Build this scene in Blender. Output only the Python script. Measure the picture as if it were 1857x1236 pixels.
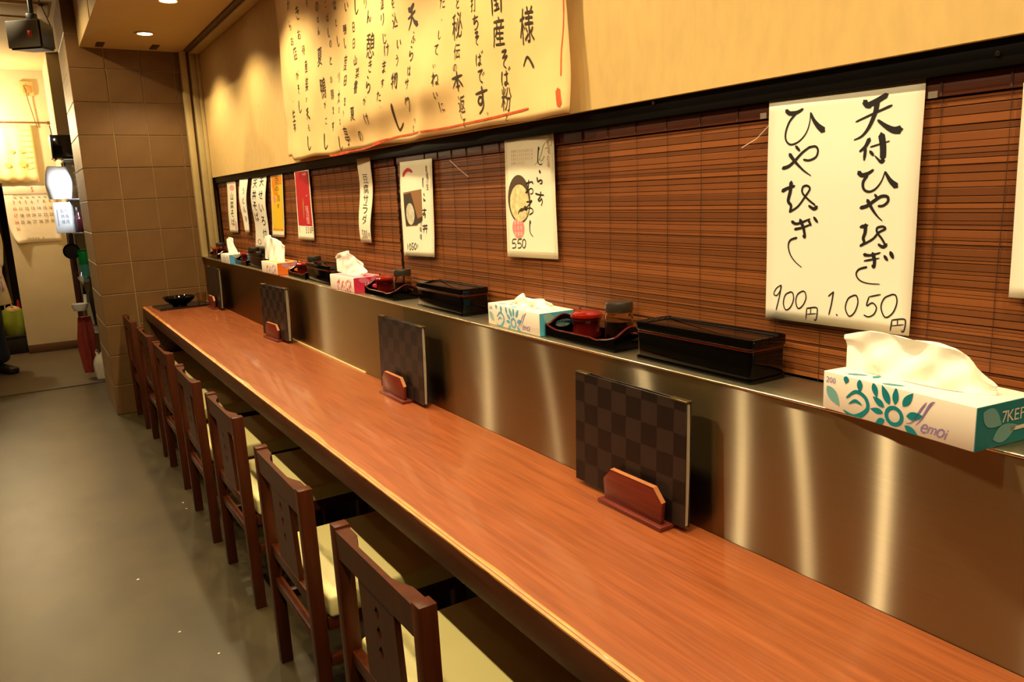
import bpy, bmesh, math, random
from mathutils import Vector, Matrix, noise
random.seed(7)
for o in list(bpy.data.objects): bpy.data.objects.remove(o)
scene = bpy.context.scene
col = scene.collection
R = math.radians

# ------------------------------------------------------------------ camera
CAM = Vector((0, 0, 1.382)); F = 1391.0; CX, CY = 928.5, 618.0
ROT = ((0.84354098, -0.13483014, 0.51986484),
       (-0.53559031, -0.13951095, 0.83287437),
       (-0.03976973, -0.98099823, -0.18989692))      # rows: world axes in camera coordinates
cd = bpy.data.cameras.new('camera'); cam = bpy.data.objects.new('camera', cd); col.objects.link(cam)
cd.sensor_fit = 'HORIZONTAL'; cd.sensor_width = 36; cd.lens = F / 1857 * 36; cd.clip_start = 0.02
M = Matrix.Identity(4)
for r in range(3):
    M[r][0] = ROT[r][0]; M[r][1] = -ROT[r][1]; M[r][2] = -ROT[r][2]; M[r][3] = CAM[r]
cam.matrix_world = M
scene.camera = cam
def ray(px, py):
    v = (px - CX, py - CY, F)
    return Vector([sum(ROT[r][k] * v[k] for k in range(3)) for r in range(3)])
def wx(px, py, x):            # where the sight line of a measured point meets the plane x = const of the room
    d = ray(px, py); return CAM + d * (x / d.x)
def wy(px, py, y):
    d = ray(px, py); return CAM + d * (y / d.y)
def wz(px, py, z):
    d = ray(px, py); return CAM + d * ((z - CAM.z) / d.z)

# ------------------------------------------------------------------ world, exposure, lamps
w = bpy.data.worlds.new('world'); scene.world = w; w.use_nodes = True
w.node_tree.nodes['Background'].inputs[0].default_value = (1.0, 0.72, 0.42, 1)
w.node_tree.nodes['Background'].inputs[1].default_value = 0.03
vs = scene.view_settings
vs.view_transform = 'Standard'; vs.look = 'None'; vs.exposure = 0.14; vs.gamma = 1.0; vs.use_curve_mapping = False
WARM = (1.0, 0.79, 0.45)
COUNTER_W = 46.0      # downlights over the counter
AISLE_W = 50.0        # downlights over the aisle
SOF_Z = 2.385; CEIL_Z = 2.70
COUNTER_LIGHTS = [(0.766, 5.159), (0.766, 4.316), (0.766, 3.473), (0.766, 2.63), (0.766, 1.787), (0.766, 0.944), (0.766, 0.10)]
AISLE_LIGHTS = [(-0.20, 0.25), (-0.20, 1.03), (-0.20, 1.826), (-0.20, 2.62), (-0.20, 3.41), (-0.20, 4.39), (-0.20, 5.25)]
def lamp(kind, name, loc, energy, color, radius=0.03, size=None, blend=0.3, target=None):
    l = bpy.data.lights.new(name, kind); l.energy = energy; l.color = color
    if kind in ('POINT', 'SPOT'): l.shadow_soft_size = radius
    if kind == 'SPOT': l.spot_size = R(size); l.spot_blend = blend
    o = bpy.data.objects.new(name, l); col.objects.link(o); o.location = loc
    return o
for (x, y) in COUNTER_LIGHTS: lamp('SPOT', 'downlight_lamp', (x, y, SOF_Z - 0.012), COUNTER_W, WARM, 0.028, 126, 0.55)
for (x, y) in AISLE_LIGHTS: lamp('SPOT', 'downlight_lamp', (x, y, CEIL_Z - 0.012), AISLE_W, WARM, 0.018, 160 if y > 5 else 120, 0.4)
lamp('POINT', 'pendant_lamp', (-0.36, 8.58, 2.17), 60, (1.0, 0.80, 0.48), 0.045)
kl = lamp('SPOT', 'kitchen_lamp', (0.50, 6.93, 1.60), 20, (0.82, 0.91, 1.0), 0.03, 62, 0.5)
kl.rotation_euler = (Vector((0.30, 7.42, 1.47)) - kl.location).to_track_quat('-Z', 'Y').to_euler()

# ------------------------------------------------------------------ materials
def lin(c):
    return tuple(((v / 255) / 12.92 if v / 255 <= 0.04045 else ((v / 255 + 0.055) / 1.055) ** 2.4) for v in c)
MATS = {}
def mat(name, rgb, rough=0.5, metal=0.0, coat=0.0, var=0.0, scale=20, stretch=(1, 1, 1), bump=0.0, spec=0.5, trans=0.0, alpha=1.0, emit=0.0, ecol=None, aniso=0.0, sheen=0.0, subs=0.0):
    if name in MATS: return MATS[name]
    m = bpy.data.materials.new(name); m.use_nodes = True
    nt = m.node_tree; b = nt.nodes['Principled BSDF']
    c = lin(rgb)
    b.inputs['Base Color'].default_value = (*c, 1); b.inputs['Roughness'].default_value = rough; b.inputs['Metallic'].default_value = metal
    b.inputs['Coat Weight'].default_value = coat; b.inputs['Specular IOR Level'].default_value = spec
    b.inputs['Coat Roughness'].default_value = 0.08
    b.inputs['Transmission Weight'].default_value = trans; b.inputs['Alpha'].default_value = alpha
    if emit:
        b.inputs['Emission Color'].default_value = (*(ecol or c), 1); b.inputs['Emission Strength'].default_value = emit
    if subs:
        b.inputs['Subsurface Weight'].default_value = subs; b.inputs['Subsurface Radius'].default_value = (0.01, 0.008, 0.005)
    if aniso:
        b.inputs['Anisotropic'].default_value = aniso
        v = nt.nodes.new('ShaderNodeCombineXYZ'); v.inputs[2].default_value = 1.0
        nt.links.new(v.outputs[0], b.inputs['Tangent'])
    if var or bump:
        tc = nt.nodes.new('ShaderNodeTexCoord'); mp = nt.nodes.new('ShaderNodeMapping'); mp.inputs['Scale'].default_value = stretch
        nz = nt.nodes.new('ShaderNodeTexNoise'); nz.inputs['Scale'].default_value = scale; nz.inputs['Detail'].default_value = 5
        nt.links.new(tc.outputs['Object'], mp.inputs[0]); nt.links.new(mp.outputs[0], nz.inputs['Vector'])
        if var:
            rp = nt.nodes.new('ShaderNodeValToRGB')
            rp.color_ramp.elements[0].position = 0.3; rp.color_ramp.elements[1].position = 0.7
            rp.color_ramp.elements[0].color = (*[max(0, v * (1 - var)) for v in c], 1)
            rp.color_ramp.elements[1].color = (*[min(1, v * (1 + var)) for v in c], 1)
            nt.links.new(nz.outputs['Fac'], rp.inputs[0]); nt.links.new(rp.outputs[0], b.inputs['Base Color'])
        if bump:
            bp = nt.nodes.new('ShaderNodeBump'); bp.inputs['Strength'].default_value = bump; bp.inputs['Distance'].default_value = 0.002
            nt.links.new(nz.outputs['Fac'], bp.inputs['Height']); nt.links.new(bp.outputs[0], b.inputs['Normal'])
    MATS[name] = m
    return m

def add_second_noise(m, scale, stretch, lo, hi, dark, detail=4):
    """multiply the base colour by a second noise (blotches, scuffs, grain)"""
    nt = m.node_tree; b = nt.nodes['Principled BSDF']; src = b.inputs['Base Color'].links[0].from_socket
    tc = nt.nodes.new('ShaderNodeTexCoord'); mp = nt.nodes.new('ShaderNodeMapping'); mp.inputs['Scale'].default_value = stretch
    nz = nt.nodes.new('ShaderNodeTexNoise'); nz.inputs['Scale'].default_value = scale; nz.inputs['Detail'].default_value = detail
    rp = nt.nodes.new('ShaderNodeValToRGB'); rp.color_ramp.elements[0].position = lo; rp.color_ramp.elements[1].position = hi
    rp.color_ramp.elements[0].color = (*dark, 1); rp.color_ramp.elements[1].color = (1, 1, 1, 1)
    mx = nt.nodes.new('ShaderNodeMixRGB'); mx.blend_type = 'MULTIPLY'; mx.inputs[0].default_value = 1
    nt.links.new(tc.outputs['Object'], mp.inputs[0]); nt.links.new(mp.outputs[0], nz.inputs['Vector']); nt.links.new(nz.outputs['Fac'], rp.inputs[0])
    nt.links.new(src, mx.inputs[1]); nt.links.new(rp.outputs[0], mx.inputs[2]); nt.links.new(mx.outputs[0], b.inputs['Base Color'])
    return m

wallpaper = mat('wallpaper_beige', (214, 178, 110), 0.75, var=0.06, scale=40, stretch=(1, 1, 0.4), bump=0.25)
soffit_m = mat('ceiling_paint', (196, 164, 108), 0.8, var=0.03, scale=6)
ceil_m = mat('upper_ceiling_paint', (205, 178, 130), 0.8, var=0.03, scale=4)
plaster = mat('plaster_cream', (202, 186, 152), 0.8, var=0.08, scale=3, bump=0.1)
pier_m = mat('pier_paint', (214, 196, 156), 0.8, var=0.05, scale=5)
darkwall = mat('dark_wood_wall', (72, 52, 30), 0.6, var=0.25, scale=6, stretch=(1, 1, 8))
void_m = mat('recess_brown', (60, 44, 28), 0.8, var=0.2, scale=5)
floor_m = mat('floor_vinyl', (72, 61, 37), 0.40, var=0.12, scale=2.2, stretch=(1.4, 0.8, 1), bump=0.05)
add_second_noise(floor_m, 5.0, (1, 0.6, 1), 0.34, 0.60, (0.70, 0.68, 0.64), 8)
floor2_m = mat('kitchen_floor', (84, 68, 47), 0.55, var=0.15, scale=3)
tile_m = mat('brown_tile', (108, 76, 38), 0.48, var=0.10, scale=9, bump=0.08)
grout_m = mat('grout', (150, 122, 80), 0.85, var=0.05)
steel = mat('brushed_steel', (152, 130, 90), 0.36, metal=1.0, aniso=0.93, var=0.10, scale=8, stretch=(1, 0.3, 120))
nt = steel.node_tree; b_ = nt.nodes['Principled BSDF']; mix_ = nt.nodes.new('ShaderNodeMixShader'); mix_.inputs[0].default_value = 0.30
tv_ = nt.nodes.new('ShaderNodeCombineXYZ'); tv_.inputs[1].default_value = 1.0
for k_, (ro_, an_) in enumerate(((0.34, 0.58), (0.36, 0.93))):
    g_ = nt.nodes.new('ShaderNodeBsdfAnisotropic'); g_.inputs['Roughness'].default_value = ro_; g_.inputs['Anisotropy'].default_value = an_
    nt.links.new(tv_.outputs[0], g_.inputs['Tangent'])
    if k_ == 0: nt.links.new(b_.inputs['Base Color'].links[0].from_socket, g_.inputs['Color'])
    else: g_.inputs['Color'].default_value = (0.62, 0.53, 0.38, 1)
    nt.links.new(g_.outputs[0], mix_.inputs[1 + k_])
nt.links.new(mix_.outputs[0], nt.nodes['Material Output'].inputs['Surface'])
steel_plain = mat('steel_shelf', (190, 176, 146), 0.36, metal=1.0, var=0.05, scale=8, stretch=(40, 0.3, 1))
steel_edge = mat('steel_edge', (220, 205, 170), 0.22, metal=1.0)
chrome = mat('chrome', (200, 205, 210), 0.15, metal=1.0)
counter_m = mat('counter_wood', (152, 82, 44), 0.34, coat=0.4, var=0.14, scale=5, stretch=(14, 0.7, 6))
add_second_noise(counter_m, 30, (5, 0.22, 3), 0.35, 0.6, (0.80, 0.74, 0.70), 6)
apron_m = mat('counter_edge_wood', (84, 44, 24), 0.4, var=0.25, scale=5, stretch=(10, 0.7, 10))
rubbed = mat('rubbed_edge', (206, 138, 66), 0.4, var=0.3, scale=14)
chair_m = mat('chair_wood', (72, 30, 8), 0.40, var=0.25, scale=8, stretch=(6, 6, 0.8), spec=0.22)
seat_m = mat('seat_vinyl', (226, 214, 146), 0.42, var=0.03, scale=5)
black_lac = mat('black_lacquer', (5, 4, 4), 0.07, spec=0.4)
red_lac = mat('red_lacquer_edge', (84, 14, 8), 0.2, coat=0.3)
pot_red = mat('red_pot', (72, 8, 6), 0.12, coat=0.6)
lid_red = mat('red_pot_lid', (128, 18, 6), 0.14, coat=0.6)
glass_m = mat('jar_glass', (235, 225, 205), 0.05, trans=1.0)
sauce_m = mat('soy_sauce', (12, 6, 4), 0.08, coat=0.5)
cap_m = mat('jar_cap', (62, 54, 44), 0.3, metal=0.3, coat=0.3)
paper = mat('paper_white', (247, 238, 216), 0.75, var=0.02, scale=6)
paper2 = mat('paper_ivory', (246, 236, 206), 0.75, var=0.03, scale=8)
banner_m = mat('banner_paper', (242, 202, 134), 0.7, var=0.07, scale=5, bump=0.15)
ink = mat('ink_black', (26, 22, 18), 0.55)
ink_soft = mat('ink_faded', (70, 52, 26), 0.65, var=0.3, scale=60)
red_ink = mat('ink_red', (206, 78, 20), 0.65, var=0.3, scale=40)
cloth_white = mat('tissue_white', (252, 246, 230), 0.9, subs=0.0)
box_white = mat('box_card_white', (246, 232, 214), 0.55)
slat_back = mat('blind_backing', (44, 22, 11), 0.8)
cord_m = mat('blind_cord', (66, 34, 17), 0.8)
strip_m = mat('black_strip', (9, 6, 4), 0.5, spec=0.15)
frame_m = mat('frame_cream', (188, 166, 112), 0.55, var=0.05)
frame_dk = mat('frame_shadow', (88, 62, 34), 0.6)
speaker_m = mat('speaker_grey', (96, 90, 76), 0.5)
black_pl = mat('black_plastic', (16, 15, 15), 0.35)
glow = mat('downlight_glow', (255, 240, 200), 0.5, emit=22.0, ecol=(1.0, 0.83, 0.52))
tube_glow = mat('tube_glow', (255, 255, 255), 0.5, emit=12.0, ecol=(0.86, 0.93, 1.0))
white_pl = mat('white_plastic', (236, 234, 228), 0.4)
bag_m = mat('white_bag', (244, 244, 244), 0.85, var=0.03, scale=30, bump=0.15)

# bamboo slat material: streaks run along the slat, each slat its own tone
def slat_material():
    m = bpy.data.materials.new('bamboo_slat'); m.use_nodes = True; nt = m.node_tree; b = nt.nodes['Principled BSDF']
    b.inputs['Roughness'].default_value = 0.45
    tc = nt.nodes.new('ShaderNodeTexCoord'); oi = nt.nodes.new('ShaderNodeObjectInfo')
    mul = nt.nodes.new('ShaderNodeMath'); mul.operation = 'MULTIPLY'; mul.inputs[1].default_value = 173.0
    cmb = nt.nodes.new('ShaderNodeCombineXYZ'); add = nt.nodes.new('ShaderNodeVectorMath'); add.operation = 'ADD'
    nt.links.new(oi.outputs['Random'], mul.inputs[0]); nt.links.new(mul.outputs[0], cmb.inputs[1])
    nt.links.new(tc.outputs['Object'], add.inputs[0]); nt.links.new(cmb.outputs[0], add.inputs[1])
    def nz(scale, stretch, detail, lo, hi, c0, c1):
        mp = nt.nodes.new('ShaderNodeMapping'); mp.inputs['Scale'].default_value = stretch
        n = nt.nodes.new('ShaderNodeTexNoise'); n.inputs['Scale'].default_value = scale; n.inputs['Detail'].default_value = detail
        r = nt.nodes.new('ShaderNodeValToRGB'); r.color_ramp.elements[0].position = lo; r.color_ramp.elements[1].position = hi
        r.color_ramp.elements[0].color = (*c0, 1); r.color_ramp.elements[1].color = (*c1, 1)
        nt.links.new(add.outputs[0], mp.inputs[0]); nt.links.new(mp.outputs[0], n.inputs['Vector']); nt.links.new(n.outputs['Fac'], r.inputs[0])
        return r
    base = nz(4, (1, 0.9, 130), 6, 0.25, 0.75, lin((88, 45, 19)), lin((160, 92, 41)))
    knot = nz(3.2, (1, 3.0, 60), 3, 0.33, 0.40, (0.30, 0.25, 0.25), (1, 1, 1))
    mx = nt.nodes.new('ShaderNodeMixRGB'); mx.blend_type = 'MULTIPLY'; mx.inputs[0].default_value = 1
    nt.links.new(base.outputs[0], mx.inputs[1]); nt.links.new(knot.outputs[0], mx.inputs[2])
    mr = nt.nodes.new('ShaderNodeMapRange'); mr.inputs[3].default_value = 0.62; mr.inputs[4].default_value = 1.25
    nt.links.new(oi.outputs['Random'], mr.inputs[0])
    hs = nt.nodes.new('ShaderNodeHueSaturation'); nt.links.new(mr.outputs[0], hs.inputs['Value']); nt.links.new(mx.outputs[0], hs.inputs['Color'])
    nt.links.new(hs.outputs[0], b.inputs['Base Color'])
    return m
slat_m = slat_material()

# ------------------------------------------------------------------ builders
def link(name, me, m, parent=None):
    o = bpy.data.objects.new(name, me); col.objects.link(o)
    if m is not None and not me.materials: me.materials.append(m)
    if parent is not None: o.parent = parent
    return o
def tag(o, label=None, cat=None, group=None, kind=None):
    if label: o['label'] = label
    if cat: o['category'] = cat
    if group: o['group'] = group
    if kind: o['kind'] = kind
    return o
def thing(name, label, cat, loc=(0, 0, 0), rz=0.0, group=None):
    o = bpy.data.objects.new(name, None); col.objects.link(o); o.location = loc; o.rotation_euler = (0, 0, rz); o.empty_display_size = 0.05
    return tag(o, label, cat, group)
def bm_obj(name, bm, m, parent=None, smooth=False):
    me = bpy.data.meshes.new(name); bmesh.ops.recalc_face_normals(bm, faces=bm.faces); bm.to_mesh(me); bm.free()
    if smooth:
        for p in me.polygons: p.use_smooth = True
        try: me.set_sharp_from_angle(angle=R(40))
        except Exception: pass
    return link(name, me, m, parent)
def py_obj(name, verts, faces, m, parent=None, smooth=False, recalc=True):
    bm = bmesh.new(); vs_ = [bm.verts.new(v) for v in verts]
    for f in faces:
        try: bm.faces.new([vs_[i] for i in f])
        except ValueError: pass
    if not recalc:
        me = bpy.data.meshes.new(name); bm.to_mesh(me); bm.free()
        if smooth:
            for p in me.polygons: p.use_smooth = True
        return link(name, me, m, parent)
    return bm_obj(name, bm, m, parent, smooth)
def bm_box(bm, x0, x1, y0, y1, z0, z1, bev=0.0, seg=2):
    r = bmesh.ops.create_cube(bm, size=1)
    vs_ = r['verts']
    for v in vs_:
        v.co = Vector(((x0 + x1) / 2 + v.co.x * (x1 - x0), (y0 + y1) / 2 + v.co.y * (y1 - y0), (z0 + z1) / 2 + v.co.z * (z1 - z0)))
    if bev:
        es = list({e for v in vs_ for e in v.link_edges})
        bmesh.ops.bevel(bm, geom=es, offset=bev, segments=seg, affect='EDGES', profile=0.5)
def box(name, x0, x1, y0, y1, z0, z1, m, parent=None, bev=0.0, seg=2):
    bm = bmesh.new(); bm_box(bm, x0, x1, y0, y1, z0, z1, bev, seg)
    return bm_obj(name, bm, m, parent, smooth=bev > 0)
def struct(o): o['kind'] = 'structure'; return o
def lathe(name, prof, m, parent=None, loc=(0, 0, 0), seg=28, sx=1.0, sy=1.0, smooth=True):
    vs_, fs = [], []
    n = len(prof)
    for k in range(seg):
        a = 2 * math.pi * k / seg
        for (r, z) in prof: vs_.append((loc[0] + r * math.cos(a) * sx, loc[1] + r * math.sin(a) * sy, loc[2] + z))
    for k in range(seg):
        k2 = (k + 1) % seg
        for i in range(n - 1): fs.append((k * n + i, k2 * n + i, k2 * n + i + 1, k * n + i + 1))
    if prof[0][0] > 1e-6: fs.append([k * n for k in range(seg)])
    if prof[-1][0] > 1e-6: fs.append([k * n + n - 1 for k in range(seg)])
    bm = bmesh.new(); v2 = [bm.verts.new(v) for v in vs_]
    for f in fs: bm.faces.new([v2[i] for i in f])
    bmesh.ops.remove_doubles(bm, verts=bm.verts, dist=1e-6)
    return bm_obj(name, bm, m, parent, smooth)
def tube(name, pts, r, m, parent=None, seg=8, r2=None):
    pts = [Vector(p) for p in pts]; vs_, fs = [], []
    n = len(pts)
    for i, p in enumerate(pts):
        d = (pts[min(i + 1, n - 1)] - pts[max(i - 1, 0)]).normalized()
        a = d.cross(Vector((0, 0, 1)))
        if a.length < 1e-3: a = d.cross(Vector((1, 0, 0)))
        a.normalize(); b = d.cross(a).normalized()
        rr = r if r2 is None else r + (r2 - r) * i / (n - 1)
        for k in range(seg):
            t = 2 * math.pi * k / seg; vs_.append(p + a * (rr * math.cos(t)) + b * (rr * math.sin(t)))
    for i in range(n - 1):
        for k in range(seg): fs.append((i * seg + k, i * seg + (k + 1) % seg, (i + 1) * seg + (k + 1) % seg, (i + 1) * seg + k))
    fs.append(list(range(seg))); fs.append([(n - 1) * seg + k for k in range(seg)])
    return py_obj(name, vs_, fs, m, parent, True)
def prism(name, poly, axis, a0, a1, m, parent=None, bev=0.0):
    """extrude a 2-D outline along an axis: axis 'x' -> outline is (y,z), 'y' -> (x,z), 'z' -> (x,y)"""
    def P(u, v, a): return {'x': (a, u, v), 'y': (u, a, v), 'z': (u, v, a)}[axis]
    n = len(poly); vs_ = [P(u, v, a0) for u, v in poly] + [P(u, v, a1) for u, v in poly]
    fs = [list(range(n)), list(range(n, 2 * n))] + [(i, (i + 1) % n, n + (i + 1) % n, n + i) for i in range(n)]
    bm = bmesh.new(); v2 = [bm.verts.new(v) for v in vs_]
    for f in fs: bm.faces.new([v2[i] for i in f])
    if bev: bmesh.ops.bevel(bm, geom=list(bm.edges), offset=bev, segments=2, affect='EDGES', profile=0.5)
    return bm_obj(name, bm, m, parent, smooth=bev > 0)
def dup(o, parent=None):
    c = o.copy(); col.objects.link(c); c.parent = parent
    for ch in list(o.children): dup(ch, c)
    return c

# --- lettering: brush strokes and font glyphs, laid on a surface function S(u, v) -> point
def catmull(pts, n=6):
    if len(pts) < 3:
        (x0, y0, w0), (x1, y1, w1) = pts[0], pts[-1]
        return [(x0 + (x1 - x0) * t / 4, y0 + (y1 - y0) * t / 4, w0 + (w1 - w0) * t / 4) for t in range(5)]
    P = [pts[0]] + list(pts) + [pts[-1]]; out = []
    for i in range(1, len(P) - 2):
        for k in range(n):
            t = k / n; t2, t3 = t * t, t * t * t
            out.append(tuple(0.5 * (2 * P[i][c] + (P[i + 1][c] - P[i - 1][c]) * t + (2 * P[i - 1][c] - 5 * P[i][c] + 4 * P[i + 1][c] - P[i + 2][c]) * t2
                       + (3 * P[i][c] - P[i - 1][c] - 3 * P[i + 1][c] + P[i + 2][c]) * t3) for c in range(3)))
    out.append(pts[-1]); return out
def stroke(flat, w0, w1):
    n = len(flat) // 2
    return [(flat[2 * i], flat[2 * i + 1], w0 + (w1 - w0) * i / max(1, n - 1)) for i in range(n)]
class Letters:
    """collects flat ink shapes in the sheet's own 2-D coordinates, then lays them on the sheet"""
    def __init__(s): s.v = []; s.f = []
    def stroke(s, pts, smooth=True):
        q = catmull(pts) if smooth else pts
        b = len(s.v); n = len(q)
        for i, (x, y, wd) in enumerate(q):
            x0, y0, _ = q[max(0, i - 1)]; x1, y1, _ = q[min(n - 1, i + 1)]
            dx, dy = x1 - x0, y1 - y0; L = math.hypot(dx, dy) or 1
            h = max(wd, 1e-5) / 2
            if i == 0 or i == n - 1: h *= 0.55
            s.v += [(x - dy / L * h, y + dx / L * h), (x + dy / L * h, y - dx / L * h)]
        for i in range(n - 1): s.f.append((b + 2 * i, b + 2 * i + 1, b + 2 * i + 3, b + 2 * i + 2))
        # rounded tips
        for e, sg in ((0, -1), (n - 1, 1)):
            x, y, wd = q[e]; o = q[1] if e == 0 else q[n - 2]
            dx, dy = x - o[0], y - o[1]; L = math.hypot(dx, dy) or 1
            k = len(s.v); s.v.append((x + dx / L * wd * 0.3, y + dy / L * wd * 0.3)); s.f.append((b + 2 * e, b + 2 * e + 1, k))
    def poly(s, pts):
        b = len(s.v); s.v += list(pts); s.f.append(tuple(range(b, b + len(pts))))
    def ellipse(s, cx, cy, rx, ry, rot=0, n=20, ring=0.0):
        ca, sa = math.cos(rot), math.sin(rot)
        P = lambda t, k: (cx + (rx * k * math.cos(t)) * ca - (ry * k * math.sin(t)) * sa, cy + (rx * k * math.cos(t)) * sa + (ry * k * math.sin(t)) * ca)
        if not ring: s.poly([P(2 * math.pi * i / n, 1) for i in range(n)])
        else:
            b = len(s.v)
            for i in range(n): s.v += [P(2 * math.pi * i / n, 1), P(2 * math.pi * i / n, ring)]
            for i in range(n): j = (i + 1) % n; s.f.append((b + 2 * i, b + 2 * j, b + 2 * j + 1, b + 2 * i + 1))
    def petal(s, cx, cy, L, W, ang, n=10):
        ca, sa = math.cos(ang), math.sin(ang); pts = []
        for i in range(n): t = i / n; pts.append((t * L, W / 2 * math.sin(math.pi * t ** 0.8)))
        for i in range(n): t = 1 - i / n; pts.append((t * L, -W / 2 * math.sin(math.pi * t ** 0.8)))
        pts = [p for i, p in enumerate(pts) if i != n or True]
        s.poly([(cx + x * ca - y * sa, cy + x * sa + y * ca) for i, (x, y) in enumerate(pts)])
    def rect(s, x0, y0, x1, y1): s.poly([(x0, y0), (x1, y0), (x1, y1), (x0, y1)])
    def glyph(s, ch, cx, cy, wd, ht, slant=0.0, wob=0.0):
        vs_, fs = glyph_mesh(ch)
        b = len(s.v)
        for (x, y) in vs_:
            X = (x - 0.5) * wd + (y - 0.5) * ht * slant + wob * wd * math.sin(y * 5 + cx * 90)
            Y = (y - 0.5) * ht + wob * ht * math.sin(x * 5 + cy * 70)
            s.v.append((cx + X, cy + Y))
        for f in fs: s.f.append(tuple(b + i for i in f))
    def build(s, name, m, S, parent, label=None):
        o = py_obj(name, [S(u, v) for u, v in s.v], s.f, m, parent, recalc=False)
        if label: o['label'] = label
        if len(s.f) > 40: o['kind'] = 'stuff'
        return o
_G = {}
def glyph_mesh(ch):
    if ch in _G: return _G[ch]
    cu = bpy.data.curves.new('glyph', 'FONT'); cu.body = ch; cu.resolution_u = 2
    o = bpy.data.objects.new('glyph', cu); col.objects.link(o)
    me = bpy.data.meshes.new_from_object(o.evaluated_get(bpy.context.evaluated_depsgraph_get()))
    vs_ = [(v.co.x, v.co.y) for v in me.vertices]; fs = [tuple(p.vertices) for p in me.polygons]
    bpy.data.objects.remove(o); bpy.data.curves.remove(cu); bpy.data.meshes.remove(me)
    if vs_:
        x0 = min(v[0] for v in vs_); x1 = max(v[0] for v in vs_); y0 = min(v[1] for v in vs_); y1 = max(v[1] for v in vs_)
        sc = max(x1 - x0, y1 - y0) or 1
        vs_ = [(0.5 + (x - (x0 + x1) / 2) / sc, 0.5 + (y - (y0 + y1) / 2) / sc) for x, y in vs_]
    _G[ch] = (vs_, fs); return _G[ch]

# ------------------------------------------------------------------ key dimensions
ST_X = 1.049          # steel splashback face
TAB_F = 0.626         # counter front edge
TAB_Z = 0.72
SH_Z = 1.025          # ledge above the splashback
BL_X = 1.18           # blind face
WALL_X = 1.15         # upper wall face
STRIP_X = 1.162
PIL_Y = 5.72; PIL_X = 0.384; PIL_B = 6.47
BACK_Y = 8.9
Y0 = -1.6             # end of the room behind the camera

# ------------------------------------------------------------------ room shell
struct(box('floor', -2.2, 1.6, Y0, 6.95, -0.06, 0.0, floor_m))
struct(box('floor_kitchen', -2.2, 1.6, 6.952, 10.0, -0.06, 0.0, floor2_m))
tr = struct(box('trim_threshold', -2.2, 0.43, 6.93, 6.975, 0.0, 0.006, mat('threshold', (70, 58, 42), 0.5)))
struct(box('ceiling', -2.2, 1.6, Y0, 10.0, CEIL_Z, CEIL_Z + 0.06, ceil_m))
sof = struct(box('ceiling_soffit', 0.459, WALL_X - 0.001, Y0, PIL_Y - 0.001, SOF_Z, CEIL_Z - 0.001, soffit_m))
struct(box('wall_left', -2.26, -2.2, Y0, 10.0, 0, CEIL_Z, darkwall))
struct(box('wall_rear', -2.2, 1.6, Y0 - 0.06, Y0, 0, CEIL_Z, darkwall))
wr = struct(box('wall_right', WALL_X, 1.6, Y0, PIL_Y - 0.001, 1.562, CEIL_Z, wallpaper))
struct(box('wall_right_lower', BL_X + 0.012, 1.6, Y0, PIL_Y - 0.001, 0, 1.561, slat_back))
# black strip along the foot of the upper wall
tb = struct(box('trim_1', STRIP_X, 1.19, Y0 + 0.01, PIL_Y - 0.07, 1.524, 1.5615, strip_m, bev=0.002))
for (px, py) in ((1810, 97), (1185, 187)):
    p = wx(px, py, STRIP_X - 0.0015)
    lathe('screw', [(0.0, 0.0), (0.004, 0.0), (0.0035, 0.0016), (0, 0.002)], chrome, tb, seg=10).matrix_basis = Matrix.Translation(p) @ Matrix.Rotation(R(-90), 4, 'Y')
# cream frame at the far end of the right wall: two uprights with a groove, and the strip under the ceiling
fr = struct(box('trim_2', 1.035, 1.075, PIL_Y - 0.055, PIL_Y - 0.002, SH_Z + 0.001, SOF_Z - 0.001, frame_m, bev=0.004))
struct(box('trim_3', 1.075, 1.092, PIL_Y - 0.035, PIL_Y - 0.002, SH_Z + 0.001, SOF_Z - 0.001, frame_dk))
struct(box('trim_4', 1.092, 1.128, PIL_Y - 0.075, PIL_Y - 0.002, SH_Z + 0.001, SOF_Z - 0.001, frame_m, bev=0.004))
struct(box('trim_5', 1.128, WALL_X - 0.001, PIL_Y - 0.10, PIL_Y - 0.002, SH_Z + 0.001, SOF_Z - 0.001, frame_m, bev=0.004))
struct(box('trim_6', 1.085, WALL_X - 0.001, Y0 + 0.01, PIL_Y - 0.105, SOF_Z - 0.022, SOF_Z - 0.001, frame_m, bev=0.003))
struct(box('trim_7', 1.055, 1.083, Y0 + 0.01, PIL_Y - 0.105, SOF_Z - 0.010, SOF_Z - 0.001, frame_dk))
for (px, py) in ((181, 80), (280, 85)):
    p = wz(px, py, SOF_Z)
    box('ceiling_slot', p.x - 0.022, p.x + 0.022, p.y - 0.075, p.y + 0.075, SOF_Z - 0.004, SOF_Z - 0.0005, mat('slot_dark', (70, 44, 18), 0.7), sof, bev=0.001)

# tiled pillar closing the counter: core plus single tiles with recessed joints
pc = struct(box('wall_end', PIL_X + 0.0045, 1.6, PIL_Y + 0.0045, PIL_B, 0, CEIL_Z - 0.002, grout_m))
T = 0.2055; G = 0.0045
tile_me = {}
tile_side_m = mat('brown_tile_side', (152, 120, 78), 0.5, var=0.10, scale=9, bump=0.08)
def tile_mesh(wd, ht, tm=None):
    tm = tm or tile_m; k = (round(wd, 4), round(ht, 4), tm.name)
    if k not in tile_me:
        bm = bmesh.new(); bm_box(bm, 0, wd, 0, 0.009, 0, ht)
        fr_ = [e for e in bm.edges if all(abs(v.co.y) < 1e-6 for v in e.verts)]
        bmesh.ops.bevel(bm, geom=fr_, offset=0.0018, segments=1, affect='EDGES')
        me = bpy.data.meshes.new('tile'); bm.to_mesh(me); bm.free(); me.materials.append(tm); tile_me[k] = me
    return tile_me[k]
zrow = [0.0] + [0.204 + T * k for k in range(12)] + [CEIL_Z - 0.004]
xcol = [PIL_X, 0.592, 0.796, 1.000, 1.205]
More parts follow.
